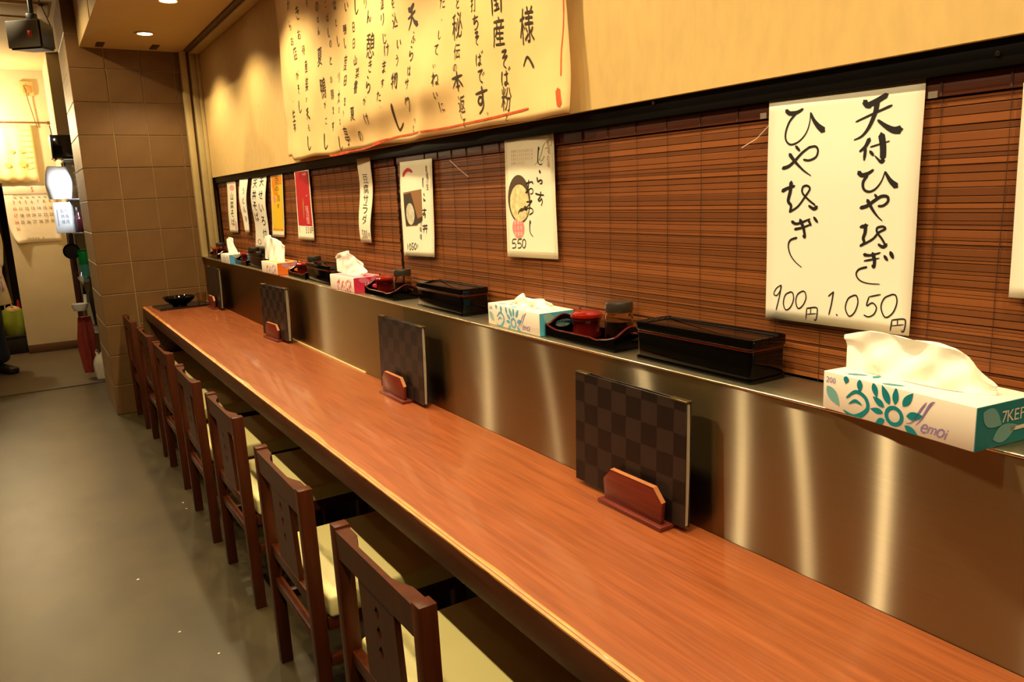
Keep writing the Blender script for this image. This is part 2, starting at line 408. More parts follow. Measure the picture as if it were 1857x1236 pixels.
for i in range(len(zrow) - 1):
    z0, z1 = zrow[i], zrow[i + 1]
    for j in range(4):
        o = link('tile', tile_mesh(xcol[j + 1] - xcol[j] - G, z1 - z0 - G), None, pc); o.location = (xcol[j] + (0 if j == 0 else G / 2), PIL_Y + random.uniform(-0.0006, 0.0006), z0 + G / 2)
    for k in range(4):
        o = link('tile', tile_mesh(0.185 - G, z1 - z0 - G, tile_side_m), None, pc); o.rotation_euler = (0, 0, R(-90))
        o.location = (PIL_X, PIL_Y + 0.008 + 0.185 * (k + 1) - G / 2, z0 + G / 2)

# kitchen passage behind the pillar
wb = struct(box('wall_back', -0.1, 1.6, BACK_Y, 9.0, 0, CEIL_Z - 0.001, plaster))
struct(box('wall_back_header', -2.2, -0.101, BACK_Y, 9.0, 1.66, CEIL_Z - 0.001, plaster))
struct(box('wall_recess', -2.2, -0.06, 9.9, 9.98, 0, 1.66, void_m))
struct(box('wall_recess_side', -0.099, -0.06, 9.001, 9.899, 0, 1.66, plaster))
struct(box('wall_pier', 0.372, 1.6, 7.87, 8.899, 0, CEIL_Z - 0.001, pier_m))
struct(box('baseboard_back', -0.1, 0.371, BACK_Y - 0.014, BACK_Y - 0.001, 0.001, 0.085, mat('baseboard_brown', (96, 66, 36), 0.5), bev=0.003))
struct(box('trim_8', 0.325, 0.371, 7.83, 7.869, 0.001, 1.25, mat('post_redbrown', (78, 34, 20), 0.5), bev=0.004))

# ------------------------------------------------------------------ downlights
def downlight(x, y, z, lab, grp):
    t = thing('downlight', lab, 'light', (x, y, z), 0, grp)
    lathe('ring', [(0.040, -0.001), (0.056, -0.001), (0.058, -0.004), (0.054, -0.007), (0.042, -0.006), (0.040, -0.001)], soffit_m, t, seg=32)
    lathe('lens', [(0, -0.004), (0.040, -0.004), (0.040, -0.0015), (0, -0.0015)], glow, t, seg=32)
    return t
nm = ['round recessed downlight nearest the tiled pillar, shining down on the counter', 'round recessed downlight second from the tiled pillar, cut by the top of the photo']
for i, (x, y) in enumerate(COUNTER_LIGHTS):
    downlight(x, y, SOF_Z, nm[i] if i < 2 else '%s round recessed downlight over the counter, counted from the tiled pillar' % ('third', 'fourth', 'fifth', 'sixth', 'seventh')[i - 2], 'downlights over the counter')
for i, (x, y) in enumerate(AISLE_LIGHTS): downlight(x, y, CEIL_Z, '%s round recessed downlight in the high aisle ceiling, counted from the camera' % ('first', 'second', 'third', 'fourth', 'fifth', 'sixth', 'seventh')[i], 'downlights over the aisle')
t = thing('pendant_lamp', 'bare pendant bulb on a cord in front of the back wall, left of the photo', 'light', (-0.36, 8.58, 2.26))
lathe('socket', [(0, 0.066), (0.018, 0.066), (0.020, 0.10), (0.008, 0.118), (0, 0.12)], mat('black_plastic', (16, 15, 15), 0.35), t, seg=16)
lathe('bulb', [(0, -0.040), (0.020, -0.035), (0.036, -0.014), (0.040, 0.008), (0.032, 0.034), (0.018, 0.056), (0.016, 0.0655), (0, 0.0655)], mat('bulb_glow', (255, 240, 200), 0.5, emit=14.0, ecol=(1.0, 0.80, 0.48)), t, seg=24).visible_shadow = True
tube('cord', [(0, 0, 0.119), (0, 0, CEIL_Z - 2.26 - 0.001)], 0.004, mat('black_plastic', (16, 15, 15), 0.35), t, 6)

# ------------------------------------------------------------------ counter, splashback and ledge
t = thing('dining_counter', 'long reddish wooden dining counter along the steel splashback', 'counter', (TAB_F, 0, 0))
YA, YB = -1.2, PIL_Y - 0.004
bm = bmesh.new(); bm_box(bm, 0.0, ST_X - TAB_F - 0.001, YA, YB, 0.672, TAB_Z)
bmesh.ops.bevel(bm, geom=[e for e in bm.edges if all(abs(v.co.x) < 1e-6 and abs(v.co.z - TAB_Z) < 1e-6 for v in e.verts)], offset=0.005, segments=3, affect='EDGES', profile=0.5)
bm_obj('counter_top', bm, counter_m, t, True)
box('front_apron', -0.0015, 0.022, YA, YB, 0.648, 0.7135, apron_m, t, bev=0.002)
# worn pale arris along the front edge: a chain of uneven slivers that follow the edge
vs_, fs = [], []
n = 260
for i in range(n + 1):
    y = YA + (YB - YA) * i / n
    h = 0.0035 + 0.005 * max(0, noise.noise(Vector((y * 7, 3, 0)))) + 0.003 * noise.noise(Vector((y * 31, 1, 0)))
    d = 0.004 + 0.009 * max(0, noise.noise(Vector((y * 5, 9, 0))))
    vs_ += [(-0.0022, y, 0.7155 - max(0.0005, h)), (-0.0022, y, 0.7155), (0.0042, y, 0.7204), (0.0042 + d, y, 0.7204)]
for i in range(n):
    for k in range(3): fs.append((4 * i + k, 4 * i + k + 1, 4 * i + k + 5, 4 * i + k + 4))
py_obj('rubbed_front_edge', vs_, fs, rubbed, t, True)['label'] = 'pale worn front edge'
for y in (-0.6, 0.95, 2.39, 3.10, 4.46, 5.10):
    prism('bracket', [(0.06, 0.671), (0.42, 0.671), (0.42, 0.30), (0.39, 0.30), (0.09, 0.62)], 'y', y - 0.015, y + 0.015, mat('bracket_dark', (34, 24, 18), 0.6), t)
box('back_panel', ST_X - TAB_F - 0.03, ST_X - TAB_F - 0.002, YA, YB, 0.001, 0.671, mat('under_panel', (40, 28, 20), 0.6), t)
box('end_panel', 0.03, ST_X - TAB_F - 0.031, YB - 0.028, YB - 0.001, 0.001, 0.671, apron_m, t, bev=0.002)

t = thing('steel_splashback', 'brushed steel splashback with a flat ledge behind the counter', 'splashback', (ST_X, 0, TAB_Z))
bm = bmesh.new(); bm_box(bm, 0.0, 0.004, YA, YB, 0.0005, SH_Z - TAB_Z - 0.004); bm_obj('front_panel', bm, steel, t)
box('ledge_top', 0.0, 0.129, YA, YB, SH_Z - TAB_Z - 0.004, SH_Z - TAB_Z, steel_plain, t, bev=0.0008)
tube('ledge_edge', [(0.0, YA, SH_Z - TAB_Z - 0.003), (0.0, YB, SH_Z - TAB_Z - 0.003)], 0.0028, steel_edge, t, 10)
box('foot_strip', -0.007, -0.0005, 2.75, 3.9, 0.0005, 0.005, mat('foot_strip_pale', (226, 196, 140), 0.45), t)
for y in (-0.1, 2.36, 4.1):
    box('panel_seam', -0.0004, 0.001, y - 0.0008, y + 0.0008, 0.005, SH_Z - TAB_Z - 0.008, frame_dk, t)

# ------------------------------------------------------------------ bamboo blinds, slat by slat
def blind(ya, yb, lab, header_cords, cord_y):
    t = thing('bamboo_blind', lab, 'blind', (BL_X, (ya + yb) / 2, SH_Z), 0, 'bamboo blinds along the right wall')
    L = yb - ya
    prof = [(0, 0.06), (0, 0.94), (0.4, 1.0), (1, 0.96), (1, 0.04), (0.4, 0.0)]   # x, z of one slat cut, unit size
    me = bpy.data.meshes.new('slat'); v = []; f = []
    for yy in (-L / 2, L / 2): v += [(px * 0.0035, yy, pz) for px, pz in prof]
    n = 6
    f += [list(range(n)), list(range(2 * n - 1, n - 1, -1))] + [(i, n + i, n + (i + 1) % n, (i + 1) % n) for i in range(n)]
    me.from_pydata(v, [], f); me.update(); me.materials.append(slat_m)
    z = 0.004
    top = 1.494 - SH_Z
    while z < top - 0.004:
        h = random.choice((0.0062, 0.0085, 0.010, 0.0125, 0.0135)) if z > 0.30 else random.choice((0.0045, 0.0055, 0.0075, 0.010, 0.012))
        h = min(h, top - z)
        o = bpy.data.objects.new('slat', me); col.objects.link(o); o.parent = t
        o.location = (random.uniform(-0.0010, 0.0010), random.uniform(-0.003, 0.003), z); o.scale = (1, 1, h - 0.0005)
        o.rotation_euler = (random.uniform(-0.0006, 0.0006), 0, 0)
        z += h
    box('backing', 0.006, 0.0095, -L / 2, L / 2, 0.002, 1.522 - SH_Z, slat_back, t)
    hm = mat('blind_valance', (92, 44, 24), 0.5, var=0.25, scale=6, stretch=(1, 0.8, 60))
    box('valance', -0.005, 0.003, -L / 2, L / 2, 1.4955 - SH_Z, 1.5235 - SH_Z, hm, t, bev=0.0015)
    for y in cord_y:
        yl = y - (ya + yb) / 2
        tube('cord', [(-0.0022, yl, 0.001), (-0.0023, yl + 0.0015, 0.2), (-0.0024, yl - 0.001, 0.35), (-0.0024, yl, top)], 0.0006, cord_m, t, 5)
        box('cord_knot', -0.0066, -0.0046, yl - 0.0016, yl + 0.0016, 1.4965 - SH_Z, 1.5225 - SH_Z, cord_m, t)
    return t
SEAM = wx(724, 380, BL_X).y
blind(0.10, SEAM - 0.012, 'brown bamboo slat blind nearer the camera, behind the large white price poster', 1, [0.366 + 0.0965 * k for k in range(22)])
blind(SEAM + 0.012, PIL_Y - 0.11, 'brown bamboo slat blind farther from the camera, behind the red and yellow posters', 1, [SEAM + 0.07 + 0.0965 * k for k in range(31)])

# ------------------------------------------------------------------ chairs
def make_chair():
    t = thing('counter_chair', 'x', 'chair')
    W, D, H = 0.442, 0.43, 0.690
    ps = 0.033                                        # back posts
    for y0 in (0, W - ps):
        bm = bmesh.new(); bm_box(bm, 0, 0.036, y0, y0 + ps, 0, H, 0.0025)
        for v in bm.verts:                            # slight rake above the seat
            if v.co.z > 0.40: v.co.x -= 0.012 * (v.co.z - 0.40) / 0.29
            elif v.co.z < 0.3: v.co.x -= 0.002
        bm_obj('leg', bm, chair_m, t, True)
        box('leg', D - 0.036, D, y0, y0 + ps, 0, 0.335, chair_m, t, 0.0025)
    # top rail, hollowed on its front side
    y0, y1 = ps, W - ps; n = 14; out = []; N = 2 * n
    vs_, fs = [], []
    for i in range(n + 1):
        s = i / n; e = min(s, 1 - s)
        k = 0 if e < 0.12 else min(1, (e - 0.12) / 0.16); k = k * k * (3 - 2 * k)
        th = 0.031 - 0.019 * k; y = y0 + (y1 - y0) * s
        zt, zb = 0.684, 0.618
        a = -0.0115; b = -0.0085
        vs_ += [(a, y, zt), (a + th, y, zt), (b + th, y, zb), (b, y, zb)]
    for i in range(n):
        for k in range(4): fs.append((4 * i + k, 4 * i + (k + 1) % 4, 4 * i + 4 + (k + 1) % 4, 4 * i + 4 + k))
    fs += [(0, 1, 2, 3), (4 * n + 3, 4 * n + 2, 4 * n + 1, 4 * n)]
    py_obj('top_rail', vs_, fs, chair_m, t, True)
    # splat with three pierced diamonds
    sy0, sy1 = W / 2 - 0.088, W / 2 + 0.088; z0, z1 = 0.392, 0.619; cz = (0.575, 0.531, 0.487); hh = 0.022
    bm = bmesh.new()
    def X(z): return 0.004 - 0.012 * max(0, z - 0.40) / 0.29
    def V(y, z): return bm.verts.new((X(z), y, z))
    bounds = [z0] + [c for k in (2, 1, 0) for c in (cz[k] - hh, cz[k] + hh)] + [z1]
    front = []
    cy = W / 2
    for i in range(len(bounds) - 1):
        a, b = bounds[i], bounds[i + 1]
        if b - a < 1e-6: continue
        hole = any(abs((a + b) / 2 - c) < 1e-4 for c in cz)
        if not hole: front.append([(sy0, a), (cy, a), (sy1, a), (sy1, b), (cy, b), (sy0, b)])
        else:
            c = (a + b) / 2; dw, dh = 0.013, 0.0165
            Tp, Rp, Bp, Lp = (cy, c + dh), (cy + dw, c), (cy, c - dh), (cy - dw, c)
            front += [[(sy0, a), (cy, a), Bp, Lp, (sy0, c)], [(cy, a), (sy1, a), (sy1, c), Rp, Bp], [(sy1, c), (sy1, b), (cy, b), Tp, Rp], [(sy0, c), Lp, Tp, (cy, b), (sy0, b)]]
    faces = [bm.faces.new([V(y, z) for y, z in f]) for f in front]
    bmesh.ops.remove_doubles(bm, verts=bm.verts, dist=1e-5)
    r = bmesh.ops.extrude_face_region(bm, geom=list(bm.faces))
    for v in r['geom']:
        if isinstance(v, bmesh.types.BMVert): v.co.x += 0.013
    bm_obj('splat', bm, chair_m, t)
    box('lower_rail', 0.003, 0.027, ps, W - ps, 0.358, 0.392, chair_m, t, 0.002)
    box('back_stretcher', 0.004, 0.026, ps, W - ps, 0.256, 0.284, chair_m, t, 0.002)
    for yy in (0.006, W - 0.028):
        box('side_stretcher', 0.034, D - 0.035, yy, yy + 0.022, 0.20, 0.226, chair_m, t, 0.002)
        box('seat_frame', 0.034, D - 0.035, yy - 0.002, yy + 0.022, 0.300, 0.336, chair_m, t, 0.002)
    box('seat_frame', D - 0.030, D - 0.006, ps, W - ps, 0.300, 0.336, chair_m, t, 0.002)
    # cushion
    bm = bmesh.new(); bm_box(bm, 0.038, D + 0.008, -0.004, W + 0.004, 0.3365, 0.395, 0.010, 3)
    for v in bm.verts:
        if v.co.z > 0.39: v.co.z += 0.004 * (1 - abs((v.co.y - W / 2) / (W / 2)) ** 2) * (1 - abs((v.co.x - 0.24) / 0.2) ** 2 if abs(v.co.x - 0.24) < 0.2 else 0)
    bm_obj('seat', bm, seat_m, t, True)['label'] = 'pale cream vinyl cushion'
    return t
ord_ = ['nearest the camera', 'second', 'third', 'fourth', 'fifth', 'sixth', 'seventh and farthest, beside the tiled pillar']
chair0 = make_chair()
for i, (x, y, rz) in enumerate([(0.497, 1.113, 0.6), (0.492, 1.776, -0.3), (0.512, 2.555, 0.4), (0.500, 3.20, -0.5), (0.512, 3.93, 0.3), (0.508, 4.545, 0.2), (0.500, 5.215, 0)]):
    c = chair0 if i == 0 else dup(chair0)
    c.location = (x, y, 0); c.rotation_euler = (0, 0, R(rz)); c['group'] = 'chairs along the counter'
    c['label'] = 'dark wooden counter chair with cream seat, ' + ('nearest the camera' if i == 0 else ord_[i] + (' in the row from the camera' if i < 6 else ''))

# ------------------------------------------------------------------ menus in wooden stands
menu_m = bpy.data.materials.new('menu_cover'); menu_m.use_nodes = True
nt = menu_m.node_tree; b = nt.nodes['Principled BSDF']; b.inputs['Roughness'].default_value = 0.42; b.inputs['Specular IOR Level'].default_value = 0.35
tc = nt.nodes.new('ShaderNodeTexCoord'); ck = nt.nodes.new('ShaderNodeTexChecker'); mp = nt.nodes.new('ShaderNodeMapping')
mp.inputs['Location'].default_value = (0.5, 0, 0); mp.inputs['Scale'].default_value = (0.001, 1, 1.0)
ck.inputs['Scale'].default_value = 21.5; ck.inputs['Color1'].default_value = (*lin((22, 14, 11)), 1); ck.inputs['Color2'].default_value = (*lin((44, 32, 26)), 1)
nt.links.new(tc.outputs['Object'], mp.inputs[0]); nt.links.new(mp.outputs[0], ck.inputs['Vector']); nt.links.new(ck.outputs['Color'], b.inputs['Base Color'])
stand_m = mat('stand_wood', (104, 36, 22), 0.35, coat=0.2, var=0.25, scale=8, stretch=(2, 1, 12))
stand_edge = mat('stand_edge_wood', (176, 108, 62), 0.4, var=0.2, scale=12)
page_m = mat('menu_page', (235, 222, 196), 0.7)
spine_m = mat('menu_clip', (120, 104, 70), 0.3, metal=0.8)
def make_stand():
    t = thing('menu_stand', 'x', 'stand')
    box('base', -0.020, 0.040, -0.098, 0.098, 0, 0.009, stand_m, t, 0.002)
    ch = 0.024
    pl = [(-0.086, 0.008), (0.086, 0.008), (0.090, 0.060 - 0.006), (0.090 - ch, 0.080), (-0.090 + ch, 0.080), (-0.090, 0.060 - 0.006)]
    fp = prism('front_plate', pl, 'x', -0.009, 0.001, stand_m, t, 0.0012)
    prism('back_plate', pl, 'x', 0.029, 0.036, stand_m, t, 0.001)
    # pale top arris of the front plate
    e = [(0.090, 0.054), (0.090 - ch, 0.080), (-0.090 + ch, 0.080), (-0.090, 0.054)]
    vs_ = []; fs = []
    for (y, z) in e: vs_ += [(-0.0094, y, z), (0.0012, y, z + 0.0012)]
    for i in range(3): fs.append((2 * i, 2 * i + 1, 2 * i + 3, 2 * i + 2))
    py_obj('plate_edge', vs_, fs, stand_edge, fp)
    return t
def make_menu():
    t = thing('menu_book', 'x', 'menu')
    W, H = 0.346, 0.252
    for name, x0, x1 in (('front_cover', 0, 0.0022), ('back_cover', 0.0118, 0.014)):
        box(name, x0, x1, -W / 2, W / 2, 0, H, menu_m, t, 0.0007, 1)
    n = 5
    for i in range(n):                                 # pages fan a little at the open edge
        x = 0.0032 + 0.0016 * i; k = 0.0022 * math.sin(i * 2.1)
        vs_ = []; m_ = 6
        for j in range(m_ + 1):
            z = 0.004 + (H - 0.008) * j / m_; bl = k * math.sin(math.pi * j / m_)
            vs_ += [(x + bl, -W / 2 + 0.001, z), (x, W / 2 - 0.002, z)]
        py_obj('page', vs_, [(2 * j, 2 * j + 1, 2 * j + 3, 2 * j + 2) for j in range(m_)], page_m, t)
    box('corner_clip', -0.0008, 0.0148, -W / 2 - 0.0005, -W / 2 + 0.048, H - 0.0025, H + 0.0012, spine_m, t, 0.0004, 1)
    box('corner_clip', -0.0008, 0.0148, W / 2 - 0.042, W / 2 + 0.0005, H - 0.0025, H + 0.0012, spine_m, t, 0.0004, 1)
    return t
stand0 = make_stand(); menu0 = make_menu()
which = ['nearest the camera', 'second from the camera', 'third from the camera', 'farthest, near the black tray']
m3 = wx(522, 522, 1.015).y; m4 = wx(398, 490, 1.015).y
MENUS = [((1.006, 1.179), 2.2, (0.990, 1.135)), ((1.004, 2.315), 1.5, (0.988, 2.335)), ((0.984, m3 + 0.173), 4.0, (0.976, m3 + 0.185)), ((1.004, m4 + 0.17), 1.0, (0.988, m4 + 0.19))]
for i, ((mx_, my_), rz, (sx_, sy_)) in enumerate(MENUS):
    s = stand0 if i == 0 else dup(stand0); s.location = (sx_, sy_, TAB_Z + 0.0004)
    s['label'] = 'small reddish wooden menu stand on the counter, ' + which[i]; s['group'] = 'menu stands on the counter'
    m_ = menu0 if i == 0 else dup(menu0); m_.location = (mx_ - 0.003, my_, TAB_Z + 0.0105); m_.rotation_euler = (0, R(1.2), R(rz if i == 2 else 0))
    if i == 2: s.rotation_euler = (0, 0, R(rz)); m_.scale = (1.5, 1, 1)
    m_['label'] = 'black checkered menu book standing in the wooden stand, ' + which[i]; m_['group'] = 'menu books on the counter'

# ------------------------------------------------------------------ tissue boxes
def tissue_box(fl, fr, wd, ht, c_end, c_print, c_print2, lab, top, bot, style, bulge=0.012, c_top=None, tint=None):
    """fl, fr: the two front bottom corners on the ledge (far, near); local y runs from near to far, -x is the front"""
    fl, fr = Vector(fl), Vector(fr); d = fl - fr; L = d.length; a = math.atan2(d.y, d.x) - math.pi / 2
    t = thing('tissue_box', lab, 'tissue box', (fr.x, fr.y, SH_Z + 0.0008), a, 'tissue boxes on the ledge')
    body = mat('tissue_card_' + style, c_top or (246, 232, 214), 0.55)
    ct = box('carton', 0, wd, 0, L, 0, ht, body, t, 0.0015, 2)
    em = mat('tissue_end_' + style, c_end, 0.5)
    ep = box('end_panel', 0.0008, wd - 0.0008, -0.0008, 0.0, 0.0006, ht - 0.0008, em, t)
    box('end_panel', 0.0008, wd - 0.0008, L, L + 0.0008, 0.0006, ht - 0.0008, em, t)
    if tint:
        box('top_band', 0.006, wd - 0.0008, 0.0004, L - 0.0004, ht - 0.0003, ht + 0.0005, mat('tissue_top_' + style, tint, 0.55), t)
    SF = lambda u, v: Vector((-0.0006, L - u, min(ht - 0.0004, max(0.0006, v))))                 # front face: u from the far corner
    ST = lambda u, v: Vector((v, L - u, ht + 0.0007))            # top face: v inwards
    SE = lambda u, v: Vector((u, -0.0013, v))                     # near end
    pm = mat('tissue_print_' + style, c_print, 0.5); pm2 = mat('tissue_print2_' + style, c_print2, 0.5)
    A = Letters(); B = Letters(); Tp = Letters()
    if style in ('teal', 'blue'):
        fx, fz = 0.52 * L, 0.31 * ht
        A.ellipse(fx, fz, 0.26 * ht, 0.25 * ht, ring=0.62, n=28)
        for ang, r0, ln, wd_ in ((118, .30, .50, .20), (88, .30, .44, .17), (55, .38, .46, .19), (14, .34, .45, .20), (-28, .34, .45, .18), (150, .32, .40, .17), (178, .30, .38, .15), (212, .30, .30, .16)):
            q = R(ang); A.petal(fx + math.cos(q) * r0 * ht, fz + math.sin(q) * r0 * ht * 0.95, ln * ht, wd_ * ht, q)
        cx, cz_ = 0.25 * L, 0.36 * ht
        A.stroke([(cx - .36 * ht, cz_ - .26 * ht, .03 * ht), (cx, cz_ - .36 * ht, .14 * ht), (cx + .36 * ht, cz_ - .08 * ht, .10 * ht), (cx + .30 * ht, cz_ + .20 * ht, .10 * ht), (cx, cz_ + .30 * ht, .09 * ht), (cx - .28 * ht, cz_ + .08 * ht, .05 * ht)])
        A.stroke([(cx - .20 * ht, cz_ - .06 * ht, .02 * ht), (cx, cz_ + .06 * ht, .09 * ht), (cx + .2 * ht, cz_, .03 * ht)])
        B.petal(0.03 * L, 0.62 * ht, 0.62 * ht, 0.30 * ht, R(-46))
        for u, ln, ang in ((0.275, .34, -88), (0.37, .38, -70), (0.18, .2, -100)): A.petal(u * L, ht * 0.995, ln * ht, .17 * ht, R(ang))
        for u, v, ln, ang in ((0.14, 0.01, .75, 35), (0.22, 0.05, .6, 120), (0.17, 0.045, .5, 80), (0.41, 0.004, .8, 25), (0.30, 0.02, .5, 100)): Tp.petal(u * L, v, ln * ht * 0.7, .16 * ht, R(ang))
        pu = mat('tissue_violet', (146, 124, 184), 0.5); N = Letters(); hh = ht
        N.stroke([(.60 * L, .22 * hh, .010 * hh), (.64 * L, .30 * hh, .03 * hh), (.69 * L, .66 * hh, .05 * hh), (.72 * L, .84 * hh, .02 * hh)])
        N.stroke([(.66 * L, .24 * hh, .012 * hh), (.69 * L, .40 * hh, .03 * hh), (.74 * L, .80 * hh, .06 * hh), (.77 * L, .90 * hh, .01 * hh)])
        x = .695 * L
        for ch, wq in (('e', .085), ('m', .12), ('o', .085), ('i', .05)):
            N.glyph(ch, x + wq * ht * 0.9, .22 * ht, .20 * ht, .24 * ht, 0.35); x += wq * ht * 2.0
        N.build('printed_word', pu, SF, ct)
        K = Letters(); x = .035 * L
        for ch in '200': K.glyph(ch, x, .80 * ht, .15 * ht, .15 * ht, 0.1); x += .105 * ht
        K.build('printed_number', pu, SF, ct)
        Tp.build('printed_top', pm, ST, ct)
        E1 = Letters(); E1.petal(.012, .052, .045, .026, R(-30)); E1.petal(.035, .012, .05, .024, R(15)); E1.build('printed_end', pm2, SE, ep)
        E2 = Letters(); x = .056
        for ch in '7KEP': E2.glyph(ch, x, .040, .016, .016); x += .0125
        E2.rect(.066, .018, .104, .0235); E2.build('printed_end_text', box_white, SE, ep)
    else:
        rnd = random.Random(5)
        for k in range(26):
            u = (0.30 + 0.6 * rnd.random()) * L; v = rnd.uniform(.12, .9) * ht
            (A if k % 2 else B).petal(u, v, rnd.uniform(.2, .4) * ht, rnd.uniform(.10, .18) * ht, R(rnd.uniform(200, 320)))
        E1 = Letters(); E1.petal(.02, .050, .05, .022, R(-10)); E1.petal(.07, .045, .04, .02, R(20)); E1.build('printed_end', pm2, SE, ep)
        E2 = Letters(); x = .048
        for ch in 'TAREO': E2.glyph(ch, x, .032, .014, .014, 0.1); x += .0125
        E2.build('printed_end_text', box_white, SE, ep)
    A.build('printed_flowers', pm, SF, ct); B.build('printed_leaves', pm2, SF, ct)
    ov = Letters(); ov.ellipse(L / 2, wd / 2, L * 0.30, wd * 0.17, n=28)
    ov.build('opening', mat('tissue_slot', (222, 212, 196), 0.6), lambda u, v: Vector((v, u, ht + 0.0009)), t)
    # the pulled-up sheet: closed folded sheet rising from the slot
    inv = Matrix.Translation(t.location) @ Matrix.Rotation(a, 4, 'Z'); inv.invert()
    mid = fr + d * 0.5; cx_ = mid.x + wd * 0.5 * math.cos(a)
    n = 26; rows = 12
    def sample(pl, s):
        ls = [0]
        for p, q in zip(pl, pl[1:]): ls.append(ls[-1] + math.hypot(q[0] - p[0], q[1] - p[1]))
        x = s * ls[-1]
        for i in range(len(pl) - 1):
            if x <= ls[i + 1] or i == len(pl) - 2:
                k = (x - ls[i]) / max(1e-9, ls[i + 1] - ls[i]); return (pl[i][0] + (pl[i + 1][0] - pl[i][0]) * k, pl[i][1] + (pl[i + 1][1] - pl[i][1]) * k)
    vs_, fs = [], []
    for side in (-1, 1):
        for i in range(n + 1):
            s = i / n; p = sample(top, s); q = sample(bot, s)
            A3 = wx(p[0], p[1], cx_); B3 = wx(q[0], q[1], cx_)
            for j in range(rows + 1):
                k = j / rows; P3 = B3.lerp(A3, k)
                if j == 0: P3.z = SH_Z + ht + 0.0012
                P3.z = max(P3.z, SH_Z + ht + 0.0012)
                edge = math.sin(math.pi * min(1, max(0, s))) ** 0.5
                fold = noise.noise(Vector((s * 3.1 + side, k * 1.5, len(vs_) * 0 + cx_ * 9 + fr.y)))
                off = bulge * (0.25 + 0.75 * (1 - k)) * edge * side + bulge * 1.0 * fold * (0.3 + k) + bulge * 0.35 * edge * math.sin(s * 15 + k * 4 + side) + bulge * 0.2 * edge * math.sin(s * 27 - k * 6)
                vs_.append(inv @ Vector((P3.x + off, P3.y, P3.z)))
    st_ = (n + 1) * (rows + 1)
    for sd in range(2):
        for i in range(n):
            for j in range(rows):
                q = sd * st_ + i * (rows + 1) + j; fs.append((q, q + 1, q + rows + 2, q + rows + 1))
    for i in range(n):
        q = i * (rows + 1) + rows; fs.append((q, q + st_, q + st_ + rows + 1, q + rows + 1))
    for i in (0, n):
        for j in range(rows):
            q = i * (rows + 1) + j; fs.append((q, q + 1, q + 1 + st_, q + st_))
    py_obj('tissue_sheet', vs_, fs, cloth_white, t, True)['label'] = 'white tissue pulled up out of the slot'
    return t
def C1(p, x0, y0, s): return [(x0 + a / s, y0 + b_ / s) for a, b_ in p]
tissue_box((1.041, 0.740), (1.007, 0.490), 0.120, 0.0605, (0, 128, 134), (0, 132, 140), (120, 178, 176),
           'teal and white tissue box with flower print hanging over the ledge edge, nearest the camera',
           [(1532, 606), (1556, 602), (1582, 599), (1640, 612), (1690, 622), (1730, 632), (1765, 652), (1790, 688), (1806, 700)],
           [(1536, 628), (1552, 638), (1562, 660), (1578, 676), (1640, 690), (1700, 702), (1760, 712), (1796, 716), (1808, 708)], 'teal', 0.016)
tissue_box((1.068, 1.830), (1.056, 1.560), 0.104, 0.058, (84, 176, 204), (96, 172, 204), (150, 190, 180),
           'light blue and white tissue box with flower print on the steel ledge',
           C1([(500, 270), (560, 225), (600, 170), (675, 100), (740, 170), (830, 215), (960, 205), (1060, 215), (1130, 275), (1190, 310)], 880, 520, 9.774),
           C1([(470, 300), (560, 330), (640, 360), (720, 370), (800, 380), (900, 380), (980, 375), (1060, 365), (1140, 345), (1200, 325)], 880, 520, 9.774), 'blue', 0.012)
tissue_box((1.042, 3.06), (1.046, 2.805), 0.122, 0.058, (214, 40, 84), (208, 48, 96), (232, 120, 150),
           'pink and white tissue box with blossom print on the steel ledge',
           C1([(1090, 365), (1160, 335), (1240, 305), (1340, 390), (1410, 480), (1475, 575)], 450, 410, 6.878),
           C1([(1096, 430), (1165, 402), (1222, 430), (1240, 530), (1250, 590), (1440, 612)], 450, 410, 6.878), 'pink', 0.012, tint=(240, 150, 160))
tissue_box((1.035, 4.10), (1.042, 3.835), 0.122, 0.058, (236, 112, 22), (228, 112, 40), (200, 150, 180),
           'orange and white tissue box with flower print on the steel ledge',
           C1([(205, 170), (240, 110), (300, 140), (380, 195), (442, 255)], 450, 410, 6.878),
           C1([(222, 425), (280, 436), (340, 441), (400, 446), (460, 450)], 450, 410, 6.878), 'orange', 0.014, tint=(246, 170, 90))
tissue_box((1.030, 5.05), (1.032, 4.83), 0.112, 0.055, (86, 164, 214), (120, 170, 190), (190, 190, 150),
           'small blue and white tissue box, farthest from the camera on the ledge',
           C1([(720, 350), (770, 300), (825, 330)], 340, 400, 10.3), C1([(768, 590), (840, 600), (950, 610)], 340, 400, 10.3), 'sky', 0.010)

